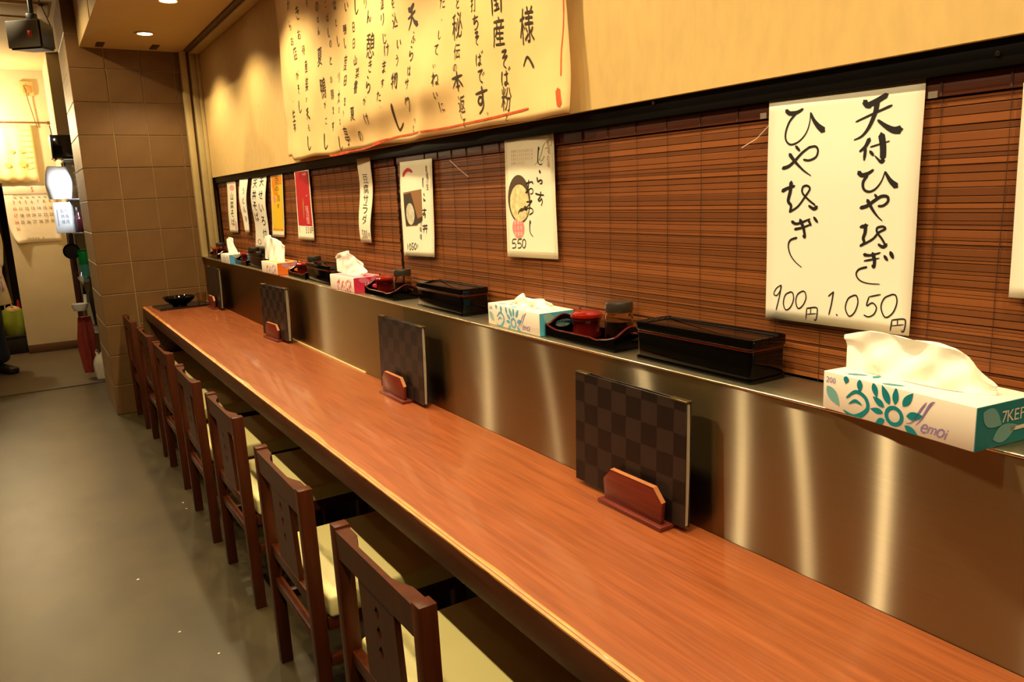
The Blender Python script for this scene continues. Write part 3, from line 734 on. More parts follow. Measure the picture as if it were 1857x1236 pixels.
# ------------------------------------------------------------------ lacquer chopstick boxes
def rbox(name, x0, x1, y0, y1, z0, z1, m, parent):
    bm = bmesh.new(); bm_box(bm, x0, x1, y0, y1, z0, z1)
    bmesh.ops.bevel(bm, geom=[e for e in bm.edges if abs(e.verts[0].co.z - e.verts[1].co.z) > 1e-4], offset=0.009, segments=4, affect='EDGES', profile=0.5)
    bmesh.ops.bevel(bm, geom=[e for e in bm.edges if e.calc_face_angle(0) > 1.2], offset=0.0012, segments=2, affect='EDGES', profile=0.5)
    return bm_obj(name, bm, m, parent, True)
def make_chopstick_box():
    t = thing('chopstick_box', 'x', 'box')
    W, L, H = 0.098, 0.312, 0.082
    rbox('foot_rim', 0.000, W - 0.000, 0.000, L - 0.000, 0, 0.0066, black_lac, t)
    rbox('body', 0.003, W - 0.003, 0.003, L - 0.003, 0.0068, 0.060, black_lac, t)
    rbox('red_band', 0.0022, W - 0.0022, 0.0022, L - 0.0022, 0.0575, 0.0625, red_lac, t)
    bm = bmesh.new(); bm_box(bm, 0, W, 0, L, 0.0622, H)
    bmesh.ops.bevel(bm, geom=[e for e in bm.edges if abs(e.verts[0].co.z - e.verts[1].co.z) > 0.01], offset=0.010, segments=4, affect='EDGES', profile=0.5)
    top = [f for f in bm.faces if f.normal.z > 0.9]
    r = bmesh.ops.inset_region(bm, faces=top, thickness=0.011, depth=0)
    for v in top[0].verts: v.co.z -= 0.006
    r = bmesh.ops.inset_region(bm, faces=top, thickness=0.006, depth=0)
    es = [e for e in bm.edges if len(e.link_faces) == 2 and e.calc_face_angle(0) > 0.5]
    bmesh.ops.bevel(bm, geom=[e for e in es if e.calc_face_angle(0) > 0.9], offset=0.0030, segments=3, affect='EDGES', profile=0.5)
    bm_obj('lid', bm, black_lac, t, True)
    return t
# ------------------------------------------------------------------ condiment trays, pots, jars
def make_tray():
    t = thing('condiment_tray', 'x', 'tray')
    W, L = 0.108, 0.265
    box('base', 0, W, 0, L, 0, 0.005, black_lac, t, 0.0015)
    def wall(x):
        n = 12; p = [(0, 0.004)]; top = []
        for i in range(n + 1):
            s = i / n; e = min(s, 1 - s); h = 0.022 + 0.010 * (1 - min(1, e / 0.16)) ** 1.5 - (0.003 if 0.22 < s < 0.27 else 0)
            top.append((s * L, h))
        return top
    for x0, x1 in ((0, 0.005), (W - 0.005, W)):
        tp = wall(x0)
        prism('side_wall', [(L, 0.004), (0, 0.004)] + tp, 'x', x0, x1, black_lac, t)
        tube('rim', [((x0 + x1) / 2, y, z + 0.0006) for y, z in tp], 0.0026, red_lac, t, 6)
    for y0, y1 in ((0.001, 0.006), (L - 0.006, L - 0.001)):
        n = 12; ring_o = []; 
        tp = [(0.006 + (W - 0.012) * i / n, 0.031 + 0.020 * math.sin(math.pi * i / n) ** 1.4) for i in range(n + 1)]
        # handle wall with an oval opening: strips around the hole
        vs_, fs = [], []
        m_ = 24; cx, cz_ = W / 2, 0.030
        for yy in (y0, y1):
            for k in range(m_):
                a = 2 * math.pi * k / m_; c, s = math.cos(a), math.sin(a)
                vs_.append((cx + 0.026 * c, yy, cz_ + 0.0095 * s))
                # outer outline hit by the same ray
                ox = cx + (W / 2 - 0.006) * max(-1, min(1, 1.35 * c)); f = (ox - 0.006) / (W - 0.012)
                oz = 0.031 + 0.020 * max(0, math.sin(math.pi * f)) ** 1.4 if s > 0.12 else (0.004 if s < -0.12 else 0.004 + (0.027) * (s + 0.12) / 0.24)
                vs_.append((ox, yy, oz))
        for side in range(2):
            b0 = side * 2 * m_
            for k in range(m_):
                k2 = (k + 1) % m_; fs.append((b0 + 2 * k, b0 + 2 * k2, b0 + 2 * k2 + 1, b0 + 2 * k + 1))
        for k in range(m_):
            k2 = (k + 1) % m_
            for q in (0, 1): fs.append((2 * k + q, 2 * k2 + q, 2 * m_ + 2 * k2 + q, 2 * m_ + 2 * k + q))
        py_obj('handle_wall', vs_, fs, black_lac, t)
        tube('rim', [(x, (y0 + y1) / 2, z + 0.0008) for x, z in tp], 0.0026, red_lac, t, 6)
    return t
def make_pot():
    t = thing('condiment_pot', 'x', 'pot')
    lathe('body', [(0, 0), (0.032, 0), (0.036, 0.002), (0.0365, 0.008), (0.0335, 0.016), (0.0325, 0.030), (0.035, 0.040), (0.0365, 0.042), (0.0365, 0.046), (0, 0.046)], pot_red, t, seg=32)
    lathe('lid', [(0, 0.0462), (0.037, 0.0462), (0.0395, 0.050), (0.0385, 0.056), (0.030, 0.0625), (0.016, 0.0650), (0, 0.0655)], lid_red, t, seg=32)
    tube('spoon_stub', [(0.010, 0.034, 0.050), (0.013, 0.040, 0.060), (0.015, 0.044, 0.068)], 0.003, red_lac, t, 6)
    return t
def make_jar():
    t = thing('sauce_jar', 'x', 'jar')
    lathe('glass', [(0, 0), (0.030, 0), (0.0325, 0.002), (0.0325, 0.066), (0.030, 0.072), (0.0285, 0.074), (0.0272, 0.074), (0.0282, 0.070), (0.0305, 0.065), (0.0305, 0.004), (0, 0.004)], glass_m, t, seg=32)
    lathe('sauce', [(0, 0.0042), (0.0302, 0.0042), (0.0302, 0.052), (0, 0.052)], sauce_m, t, seg=32)
    lathe('cap', [(0, 0.0742), (0.0315, 0.0742), (0.0325, 0.077), (0.0325, 0.092), (0.0305, 0.0965), (0, 0.0975)], cap_m, t, seg=32)
    return t
cb0, tr0, po0, ja0 = make_chopstick_box(), make_tray(), make_pot(), make_jar()
def at_ledge(px, py, x): return wx(px, py, x).y
STN = [  # tray y (near end), pot (x, y), jar (x, y), chopstick box (x, y near end), words
    (1.285, (1.128, 1.462), (1.132, 1.345), (1.066, 0.905), 'below the large white poster, nearest the camera'),
    (2.480, (1.128, 2.690), (1.132, 2.540), (1.068, 1.985), 'between the pink and light blue boxes'),
    (3.470, (1.125, 3.665), (1.135, 3.535), (1.068, 3.150), 'between the orange and pink boxes'),
    (4.565, (1.122, 4.765), (1.132, 4.635), (1.070, 4.245), 'between the small blue and orange boxes'),
    (5.335, (1.118, 5.540), (1.120, 5.45), (1.110, 5.085), 'at the far end, behind the small blue box')]
for i, (ty, pt, jt, bx, words) in enumerate(STN):
    tr_ = tr0 if i == 0 else dup(tr0); tr_.location = (1.066, ty, SH_Z + 0.0006); tag(tr_, 'black lacquer condiment tray with red rim, ' + words, 'tray', 'condiment trays on the ledge')
    p_ = po0 if i == 0 else dup(po0); p_.location = (pt[0], pt[1], SH_Z + 0.0062); p_.rotation_euler = (0, 0, R(20 * i)); tag(p_, 'lidded red pot in the tray ' + words, 'pot', 'red condiment pots')
    j_ = ja0 if i == 0 else dup(ja0); j_.location = (jt[0], jt[1], SH_Z + 0.0062); tag(j_, 'glass sauce jar in the tray ' + words, 'jar', 'sauce jars')
    if i == 4: break
    c_ = cb0 if i == 0 else dup(cb0); c_.location = (bx[0], bx[1], SH_Z + 0.0006); tag(c_, 'long black lacquer chopstick box, ' + words, 'box', 'chopstick boxes on the ledge')

# ------------------------------------------------------------------ tray with bowl and glass at the far end of the counter
p0 = wz(327, 552, TAB_Z)
t = thing('serving_tray', 'square black serving tray at the far end of the counter by the tiled pillar', 'tray', (p0.x - 0.005, 5.50, TAB_Z + 0.0006), R(4))
bm = bmesh.new(); bm_box(bm, -0.165, 0.165, -0.125, 0.125, 0, 0.012)
tf = [f for f in bm.faces if f.normal.z > 0.9]; bmesh.ops.inset_region(bm, faces=tf, thickness=0.016, depth=0)
for v in tf[0].verts: v.co.z -= 0.007
bmesh.ops.bevel(bm, geom=[e for e in bm.edges if e.calc_face_angle(0) > 0.4], offset=0.002, segments=2, affect='EDGES')
bm_obj('tray_body', bm, mat('tray_black', (24, 22, 20), 0.22, coat=0.3), t, True)
t = thing('noodle_bowl', 'glossy black bowl on the square tray at the far end of the counter', 'bowl', (p0.x - 0.02, 5.505, TAB_Z + 0.0062))
lathe('bowl_body', [(0, 0), (0.045, 0), (0.046, 0.008), (0.060, 0.016), (0.090, 0.040), (0.103, 0.062), (0.101, 0.063), (0.086, 0.042), (0.056, 0.020), (0, 0.014)], black_lac, t, seg=36)
gl = wz(356, 548, TAB_Z)
t = thing('water_glass', 'empty clear tumbler on the square tray beside the black bowl', 'glass', (p0.x + 0.118, 5.49, TAB_Z + 0.0062))
lathe('tumbler', [(0, 0), (0.027, 0), (0.033, 0.075), (0.0315, 0.075), (0.0258, 0.005), (0, 0.005)], glass_m, t, seg=28)

# ------------------------------------------------------------------ paper sheets on the right wall (sheet coordinates: u = -y, v = z)
PX = 1.1715
def sheet(name, lab, cat, corners, m, plane=PX, wave=None, group=None, nu=10, nv=18, edge=None):
    """corners TL, TR, BR, BL as measured points; edge(s, t) -> (du, dv) frays the outline"""
    c = [q if isinstance(q, Vector) else wx(q[0], q[1], plane) for q in corners]
    TL, TR, BR, BL = [(-p.y, p.z) for p in c]
    wv = wave or (lambda u, v: 0.0)
    S = lambda off: (lambda u, v: Vector((plane - wv(u, v) - off, -u, v)))
    base = Vector((plane, -(BL[0] + BR[0]) / 2, BL[1]))
    t = thing(name, lab, cat, base, 0, group)
    def sh(off): f = S(off); return lambda u, v: f(u, v) - base
    vs_, fs = [], []
    for i in range(nu + 1):
        for j in range(nv + 1):
            s, q = i / nu, j / nv
            u = (BL[0] * (1 - s) + BR[0] * s) * (1 - q) + (TL[0] * (1 - s) + TR[0] * s) * q
            v = (BL[1] * (1 - s) + BR[1] * s) * (1 - q) + (TL[1] * (1 - s) + TR[1] * s) * q
            if edge: du, dv = edge(s, q); u += du; v += dv
            vs_.append(sh(0)(u, v))
    for i in range(nu):
        for j in range(nv):
            k = i * (nv + 1) + j; fs.append((k, k + nv + 1, k + nv + 2, k + 1))
    o = py_obj('paper_sheet', vs_, fs, m, t, True, recalc=False)
    md = o.modifiers.new('thickness', 'SOLIDIFY'); md.thickness = 0.0004; md.offset = -1
    def pt(px, py): p = wx(px, py, plane); return (-p.y, p.z)
    def bil(s, q):          # s from left, q from top
        q = 1 - q
        return ((BL[0] * (1 - s) + BR[0] * s) * (1 - q) + (TL[0] * (1 - s) + TR[0] * s) * q, (BL[1] * (1 - s) + BR[1] * s) * (1 - q) + (TL[1] * (1 - s) + TR[1] * s) * q)
    return t, sh, pt, bil
def trace(Lt, pt, rows, ox, oy, sc, mpp):
    """rows: (w0, w1, x, y, x, y...) in enlarged measuring units; mpp = metres per measuring unit"""
    for r in rows:
        q = stroke(r[2:], r[0], r[1])
        pts = []
        for x, y, wd in q:
            u, v = pt(ox + x / sc, oy + y / sc); pts.append((u, v, wd * mpp))
        Lt.stroke(pts)
def curl(cu, cv, amp, fu, fv):
    return lambda u, v: 0.0008 + amp * (0.5 + 0.5 * math.sin(u * fu + v * fv + cu)) + amp * 0.4 * (0.5 + 0.5 * math.sin(v * 23 + cv))

# the large white price poster, brush lettering
t, sh, pt, bil = sheet('price_poster', 'large white price poster with two columns of black brush lettering above the teal tissue box', 'poster',
                       [(1398, 183), (1680, 143), (1652, 608), (1390, 575)], paper, wave=curl(0, 1, 0.0035, 9, 7), nu=12, nv=20)
BIG = [ # left column
 (15, 17, 163, 190, 178, 203, 200, 203), (16, 9, 196, 204, 215, 197, 236, 184),
 (9, 4, 205, 205, 178, 240, 163, 285, 164, 318, 182, 337, 210, 330, 236, 308, 256, 275, 266, 235, 268, 200),
 (8, 24, 268, 200, 282, 232, 302, 258, 326, 278),
 (14, 8, 150, 440, 178, 430, 205, 405, 235, 372, 270, 345), (8, 8, 262, 350, 290, 345, 302, 362, 294, 390, 265, 405, 240, 402), (12, 10, 206, 344, 224, 364), (16, 3, 180, 378, 205, 412, 240, 448, 274, 472),
 (15, 10, 148, 538, 170, 526, 203, 515), (17, 10, 188, 497, 183, 540, 174, 580, 186, 600, 180, 628), (8, 8, 178, 628, 215, 604, 248, 560, 268, 528, 256, 514, 238, 520, 236, 545, 262, 575, 290, 598), (9, 16, 262, 600, 284, 614, 298, 604),
 (14, 6, 188, 668, 212, 678, 268, 657), (11, 6, 200, 702, 236, 694, 272, 680), (15, 9, 224, 660, 238, 695, 244, 735, 236, 728), (9, 3, 210, 738, 182, 748, 172, 772, 180, 810, 202, 842, 230, 866), (11, 9, 260, 662, 272, 686), (12, 10, 284, 650, 300, 672),
 # right column
 (20, 18, 497, 150, 510, 168, 528, 168), (20, 18, 515, 168, 550, 150, 596, 122), (6, 9, 462, 240, 520, 212, 616, 168), (22, 4, 552, 148, 546, 195, 520, 260, 490, 300, 455, 318), (9, 28, 556, 232, 590, 258, 625, 275, 656, 272),
 (17, 8, 522, 312, 505, 345, 480, 368), (12, 11, 506, 350, 500, 404), (6, 4, 526, 348, 570, 334, 608, 322), (24, 22, 572, 292, 580, 345, 580, 398), (18, 4, 582, 400, 572, 412, 545, 385), (12, 10, 524, 366, 540, 384),
 (17, 14, 476, 455, 488, 468, 505, 468), (14, 9, 500, 468, 520, 460, 540, 446), (12, 4, 515, 468, 496, 500, 500, 530, 524, 540, 552, 525, 576, 492, 590, 452), (8, 22, 590, 454, 612, 492, 640, 518),
 (13, 8, 484, 610, 515, 600, 545, 578, 575, 560, 600, 562, 602, 582, 582, 600, 560, 602), (10, 9, 546, 552, 560, 572), (14, 3, 514, 575, 535, 615, 556, 645, 578, 666),
 (14, 9, 484, 692, 516, 684), (14, 9, 506, 680, 504, 715, 496, 740, 500, 760, 482, 774), (8, 8, 482, 774, 535, 745, 562, 716, 590, 700, 580, 690, 556, 696, 556, 716, 575, 742, 594, 776), (9, 14, 560, 766, 580, 778, 596, 766),
 (13, 5, 498, 810, 525, 814, 570, 802), (8, 5, 500, 838, 565, 826), (15, 9, 536, 804, 544, 835, 542, 864, 534, 856), (8, 3, 512, 864, 478, 874, 466, 895, 480, 920, 515, 934, 568, 938), (12, 10, 586, 816, 600, 836), (15, 12, 612, 800, 624, 826),
 # prices
 (4, 5, 140, 942, 120, 955, 108, 980, 122, 986, 138, 962, 140, 942, 134, 985, 118, 1050),
 (5, 5, 178, 972, 158, 985, 150, 1020, 160, 1048, 180, 1038, 194, 1005, 190, 975, 176, 972), (5, 5, 232, 968, 212, 982, 204, 1012, 214, 1042, 234, 1030, 248, 1000, 244, 972, 230, 968),
 (5, 5, 252, 1040, 248, 1090), (5, 5, 252, 1042, 292, 1038, 298, 1056, 292, 1092, 284, 1090), (4, 4, 270, 1040, 268, 1066), (4, 4, 248, 1068, 294, 1064),
 (6, 4, 346, 990, 368, 970), (6, 5, 368, 970, 360, 1020, 348, 1070), (6, 5, 380, 1068, 386, 1072),
 (5, 5, 456, 986, 432, 1000, 420, 1040, 436, 1075, 460, 1058, 474, 1018, 468, 988, 452, 986),
 (5, 5, 522, 992, 572, 982), (5, 5, 522, 992, 512, 1030, 536, 1018, 554, 1038, 544, 1066, 520, 1078, 500, 1070),
 (5, 5, 622, 982, 588, 998, 574, 1038, 592, 1080, 624, 1062, 642, 1018, 636, 986, 616, 982),
 (5, 5, 622, 1090, 614, 1140), (5, 5, 622, 1092, 672, 1088, 680, 1106, 672, 1142, 662, 1140), (4, 4, 646, 1090, 645, 1114), (4, 4, 618, 1118, 672, 1112)]
CHARS = (4, 4, 4, 6, 5, 6, 4, 3, 4, 6, 1, 1, 1, 4, 2, 1, 1, 2, 1, 4); k0 = 0
for n_ in CHARS:
    Lt = Letters(); trace(Lt, pt, BIG[k0:k0 + n_], 1360, 120, 2.378, 0.00047); Lt.build('character', ink, sh(0.0006), t); k0 += n_
tape_m = mat('clear_tape', (220, 210, 190), 0.15, alpha=0.25, coat=0.5)
for px, py in ((1402, 176), (1676, 138), (1388, 210), (1693, 172)):
    q = pt(px, py); Lt = Letters(); Lt.rect(q[0] - .007, q[1] - .005, q[0] + .007, q[1] + .005); Lt.build('tape_piece', tape_m, sh(0.0012), t)
# its neighbour cut by the right edge of the photo
sheet('price_poster', 'white paper poster cut off by the right edge of the photo', 'poster', [wx(1857, 150, PX), wx(1857, 150, PX) + Vector((0, -0.27, 0.0)), wx(1832, 538, PX) + Vector((0, -0.27, 0.0)), wx(1832, 538, PX)], paper, wave=curl(2, 1, 0.004, 8, 9))

# shirasu poster (550)
t, sh, pt, bil = sheet('menu_poster', 'tall white menu poster with a bowl picture, pink seal and price 550', 'poster', [(915, 248), (1006, 236), (1013, 470), (922, 465)], paper2, wave=curl(1, 2, 0.003, 11, 8))
T6 = lambda rows, L_: trace(L_, pt, rows, 700, 230, 4.576, 0.00038)
Lt = Letters()
for a, b_ in (((.04, .05), (.96, .05)), ((.04, .95), (.96, .95)), ((.04, .05), (.04, .95)), ((.96, .05), (.96, .95))):
    p, q = bil(*a), bil(*b_); Lt.stroke([(p[0], p[1], .002), (q[0], q[1], .002)], False)
Lt.build('border', mat('ink_pale_green', (196, 202, 150), 0.7), sh(0.0005), t)
Lt = Letters()
T6([(20, 14, 1275, 168, 1279, 190), (12, 6, 1274, 170, 1270, 230, 1268, 285, 1285, 312, 1305, 305),
    (20, 16, 1280, 362, 1290, 382), (14, 8, 1262, 418, 1268, 452, 1290, 440, 1304, 448, 1300, 468, 1285, 470),
    (13, 9, 1248, 552, 1280, 562, 1320, 564), (12, 8, 1292, 536, 1291, 572, 1280, 590, 1270, 604, 1282, 614, 1298, 596, 1300, 592, 1306, 622, 1296, 652),
    (15, 8, 1166, 470, 1190, 462, 1218, 452), (12, 7, 1190, 440, 1188, 490, 1180, 525, 1166, 545, 1180, 540, 1205, 510, 1226, 520, 1224, 548, 1205, 556), (16, 12, 1216, 452, 1228, 470),
    (12, 8, 1172, 622, 1198, 620, 1218, 612, 1190, 650, 1160, 690, 1195, 672, 1222, 682, 1224, 708, 1195, 728),
    (18, 12, 1200, 776, 1206, 800), (12, 6, 1200, 780, 1198, 830, 1202, 875, 1226, 912)], Lt)
for k in range(2):
    d = 44 * k
    T6([(8, 7, 1060 + d, 932, 1090 + d, 928), (8, 7, 1060 + d, 932, 1056 + d, 965, 1074 + d, 962, 1085 + d, 980, 1078 + d, 1000, 1056 + d, 1004)], Lt)
T6([(8, 8, 1152, 930, 1140, 945, 1138, 985, 1150, 1003, 1162, 985, 1163, 945, 1150, 930)], Lt)
Lt.build('brush_lettering', ink, sh(0.0008), t)
Lt = Letters(); 
for k, (px, py) in enumerate(((1355, 130), (1362, 200), (1356, 260), (1360, 310))): u, v = pt(700 + px / 4.576, 230 + py / 4.576); Lt.glyph('春菊の味'[k], u, v, .012, .016)
for r in range(4):
    for c in range(11 - (r == 3) * 4): u, v = pt(700 + (1048 + 17 * c) / 4.576, 230 + (205 + 33 * r - 1.2 * c) / 4.576); Lt.glyph('釜揚げしらすとおろしを'[c], u, v, .0055, .0075)
Lt.build('small_lettering', mat('ink_rose', (196, 140, 110), 0.7), sh(0.0007), t)
Lt = Letters()
T6([(5, 5, 1330, 130, 1310, 170, 1300, 215, 1285, 260, 1300, 280, 1325, 240), (5, 4, 1335, 130, 1370, 105, 1385, 140, 1360, 165, 1330, 180), (5, 3, 1285, 260, 1240, 320)], Lt)
Lt.build('leaf_drawing', mat('ink_green', (150, 176, 92), 0.7), sh(0.0007), t)
u, v = pt(700 + 1105 / 4.576, 230 + 838 / 4.576); Lt = Letters(); Lt.ellipse(u, v, .030, .0285, n=28); Lt.build('pink_seal', mat('ink_pink', (240, 136, 132), 0.7), sh(0.0006), t)
Lt = Letters()
for k, ch in enumerate('釜揚げしらす自慢味'): Lt.glyph(ch, u - .015 + .015 * (k % 3), v + .016 - .016 * (k // 3), .010, .012)
Lt.build('seal_lettering', paper2, sh(0.0010), t)
u, v = pt(700 + 1110 / 4.576, 230 + 600 / 4.576)
Lt = Letters(); Lt.ellipse(u, v, .056, .066, rot=0.1, n=30); Lt.build('bowl_picture', mat('print_bowl_brown', (84, 62, 40), 0.6), sh(0.0005), t)
Lt = Letters(); Lt.ellipse(u + .002, v - .010, .048, .050, rot=0.2, n=30); Lt.build('bowl_picture_food', mat('print_radish', (224, 208, 150), 0.6, var=0.25, scale=60), sh(0.0006), t)
Lt = Letters(); Lt.ellipse(u + .012, v - .038, .020, .014, rot=0.3); Lt.ellipse(u + .030, v - .030, .010, .012); Lt.build('bowl_picture_dark', mat('print_dark', (60, 46, 30), 0.6), sh(0.00065), t)

# shirasu-don poster (1050)
t, sh, pt, bil = sheet('menu_poster', 'white menu poster with a red flag mark, a dark food picture and price 1050', 'poster', [(726, 294), (784, 287), (790, 466), (735, 463)], paper2, wave=curl(3, 1, 0.004, 10, 9))
T6 = lambda rows, L_: trace(L_, pt, rows, 700, 230, 4.576, 0.00052)
Lt = Letters()
T6([(14, 7, 312, 422, 310, 455, 314, 500), (13, 9, 320, 552, 326, 572), (10, 7, 318, 590, 322, 612, 330, 604, 334, 618), (9, 8, 310, 690, 342, 688), (9, 6, 328, 676, 327, 704, 320, 714, 314, 724, 324, 732, 332, 716, 334, 738, 328, 754),
    (9, 7, 312, 822, 352, 816), (8, 6, 312, 848, 354, 842), (8, 6, 326, 808, 322, 880), (8, 6, 344, 806, 344, 884), (12, 8, 332, 832, 338, 842),
    (6, 5, 190, 965, 192, 1018), (6, 6, 212, 965, 204, 990, 210, 1018, 220, 1000, 214, 965), (6, 6, 226, 965, 240, 962), (6, 6, 228, 966, 228, 990, 240, 995, 236, 1015, 226, 1014), (6, 6, 256, 962, 246, 985, 252, 1014, 264, 995, 258, 962)], Lt)
for k, (px, py) in enumerate(((338, 345), (345, 400), (352, 440), (350, 495), (300, 800), (298, 850), (300, 910))): u, v = pt(700 + px / 4.576, 230 + py / 4.576); Lt.glyph('釜揚げ生付味噌'[k], u, v, .016, .020)
u, v = pt(700 + 274 / 4.576, 230 + 990 / 4.576); Lt.glyph('円', u, v, .010, .013)
Lt.build('brush_lettering', ink, sh(0.0008), t)
Lt = Letters(); T6([(30, 20, 150, 405, 165, 372, 190, 355, 222, 372)], Lt); Lt.build('red_mark', mat('ink_crimson', (196, 44, 48), 0.7), sh(0.0006), t)
P4 = lambda pts: [pt(700 + a / 4.576, 230 + b_ / 4.576) for a, b_ in pts]
Lt = Letters(); Lt.poly(P4([(155, 545), (300, 515), (312, 770), (265, 820), (178, 826), (165, 700)])); Lt.build('food_picture', mat('print_brown', (150, 104, 62), 0.6), sh(0.0005), t)
Lt = Letters(); Lt.poly(P4([(158, 560), (215, 545), (272, 760), (312, 740), (310, 778), (262, 812), (180, 820), (166, 690)])); Lt.build('food_picture_dark', mat('print_dark', (60, 46, 30), 0.6), sh(0.0006), t)
u, v = pt(700 + 214 / 4.576, 230 + 722 / 4.576); Lt = Letters(); Lt.ellipse(u, v, .033, .038, n=26); Lt.build('food_picture_rice', mat('print_rice', (206, 196, 168), 0.6, var=0.2, scale=70), sh(0.0007), t)

def column(Lt, bil, text, s, q0, q1, wd, ht, wob=0.03):
    for k, ch in enumerate(text):
        u, v = bil(s, q0 + (q1 - q0) * k / max(1, len(text) - 1)); Lt.glyph(ch, u, v, wd, ht, 0.0, wob)
# narrow strips farther along the wall
t, sh, pt, bil = sheet('menu_strip', 'narrow white paper strip with one column of writing and price 500', 'poster', [(651, 288), (676, 285), (677, 440), (657, 438)], paper2, wave=curl(1, 4, 0.008, 3, 22))
Lt = Letters(); column(Lt, bil, '豆腐サラダ', .5, .24, .72, .052, .036); 
for k, ch in enumerate('500'): u, v = bil(.30 + .17 * k, .90); Lt.glyph(ch, u, v, .022, .034, 0.1)
u, v = bil(.86, .91); Lt.glyph('円', u, v, .018, .018); Lt.build('lettering', ink_soft, sh(0.0008), t)
t, sh, pt, bil = sheet('menu_strip', 'red menu strip with white border and pale writing on the bamboo blind', 'poster', [(535, 307), (562, 304), (571, 436), (543, 433)], paper2, wave=curl(0, 2, 0.006, 3, 12))
Lt = Letters(); Lt.poly([bil(.06, .04), bil(.94, .04), bil(.94, .80), bil(.06, .80)]); Lt.build('red_panel', mat('print_red', (188, 30, 38), 0.55), sh(0.0006), t)
Lt = Letters(); column(Lt, bil, '野菜の', .68, .12, .34, .06, .036); column(Lt, bil, '味自慢', .70, .56, .72, .05, .034); Lt.build('pale_lettering', mat('print_rose', (236, 170, 170), 0.6), sh(0.0009), t)
Lt = Letters(); a, b_, c = bil(.42, .28), bil(.47, .5), bil(.44, .70); Lt.stroke([(a[0], a[1], .006), (b_[0], b_[1], .024), (c[0], c[1], .008)]); Lt.build('picture_asparagus', mat('print_amber', (176, 110, 40), 0.6), sh(0.0009), t)
Lt = Letters()
for k, ch in enumerate('1'): u, v = bil(.12, .86); Lt.glyph(ch, u, v, .02, .03)
for k, ch in enumerate('550円'): u, v = bil(.55 + .12 * k, .86); Lt.glyph(ch, u, v, .026, .030)
Lt.build('lettering', ink_soft, sh(0.0008), t)
t, sh, pt, bil = sheet('menu_strip', 'yellow and orange menu strip with pink seals on the bamboo blind', 'poster', [(491, 316), (513, 314), (517, 430), (496, 429)], paper2, wave=curl(2, 1, 0.004, 3, 11))
Lt = Letters(); Lt.poly([bil(.06, .03), bil(.95, .03), bil(.95, .90), bil(.06, .90)]); Lt.build('yellow_panel', mat('print_yellow', (240, 196, 40), 0.55), sh(0.0005), t)
Lt = Letters(); 
for q0_, q1_ in ((.03, .34), (.74, .89)):
    Lt = Letters(); Lt.poly([bil(.08, q0_), bil(.93, q0_), bil(.93, q1_), bil(.08, q1_)]); Lt.build('orange_panel', mat('print_orange', (226, 142, 30), 0.55), sh(0.0007), t)
Lt = Letters(); column(Lt, bil, '当店', .5, .08, .2, .08, .04); column(Lt, bil, '自慢の', .62, .38, .66, .06, .034); Lt.build('lettering', ink_soft, sh(0.0009), t)
for q in (.40, .52):
    u, v = bil(.24, q); Lt = Letters(); Lt.ellipse(u, v, .038, .017); Lt.build('pink_seal', mat('ink_pink', (240, 136, 132), 0.7), sh(0.0009), t)
t, sh, pt, bil = sheet('menu_strip', 'long white paper strip with two columns of brush writing behind the orange tissue box', 'poster', [(458, 320), (484, 318), (492, 452), (467, 450)], paper, wave=curl(0, 0, 0.014, 2, 17))
Lt = Letters(); column(Lt, bil, '天せいろ付', .70, .08, .78, .085, .05); column(Lt, bil, '天丼そば', .26, .10, .55, .085, .05); Lt.build('lettering', ink, sh(0.0009), t)
Lt = Letters(); u, v = bil(.3, .9); Lt.ellipse(u, v, .04, .016, ring=.7); Lt.build('seal', mat('ink_rose', (196, 140, 110), 0.7), sh(0.0009), t)
t, sh, pt, bil = sheet('menu_strip', 'narrow curled white paper strip, second from the far end of the blind', 'poster', [(436, 321), (451, 320), (457, 421), (448, 421)], paper, wave=curl(0, 0, 0.018, 2, 13))
Lt = Letters(); column(Lt, bil, 'うどん冷', .6, .25, .75, .055, .036); Lt.build('lettering', ink_soft, sh(0.0009), t)
t, sh, pt, bil = sheet('menu_strip', 'white menu strip with pale colour print and writing at the far end of the blind', 'poster', [(411, 328), (427, 326), (434, 421), (419, 421)], paper2, wave=curl(0, 2, 0.006, 2, 10))
Lt = Letters(); column(Lt, bil, '山菜そば', .5, .30, .80, .085, .046); Lt.build('lettering', ink_soft, sh(0.0009), t)
Lt = Letters(); u, v = bil(.55, .14); Lt.ellipse(u, v, .06, .018); u, v = bil(.8, .86); Lt.ellipse(u, v, .03, .03); Lt.build('picture', mat('print_rose', (236, 170, 170), 0.6), sh(0.0007), t)

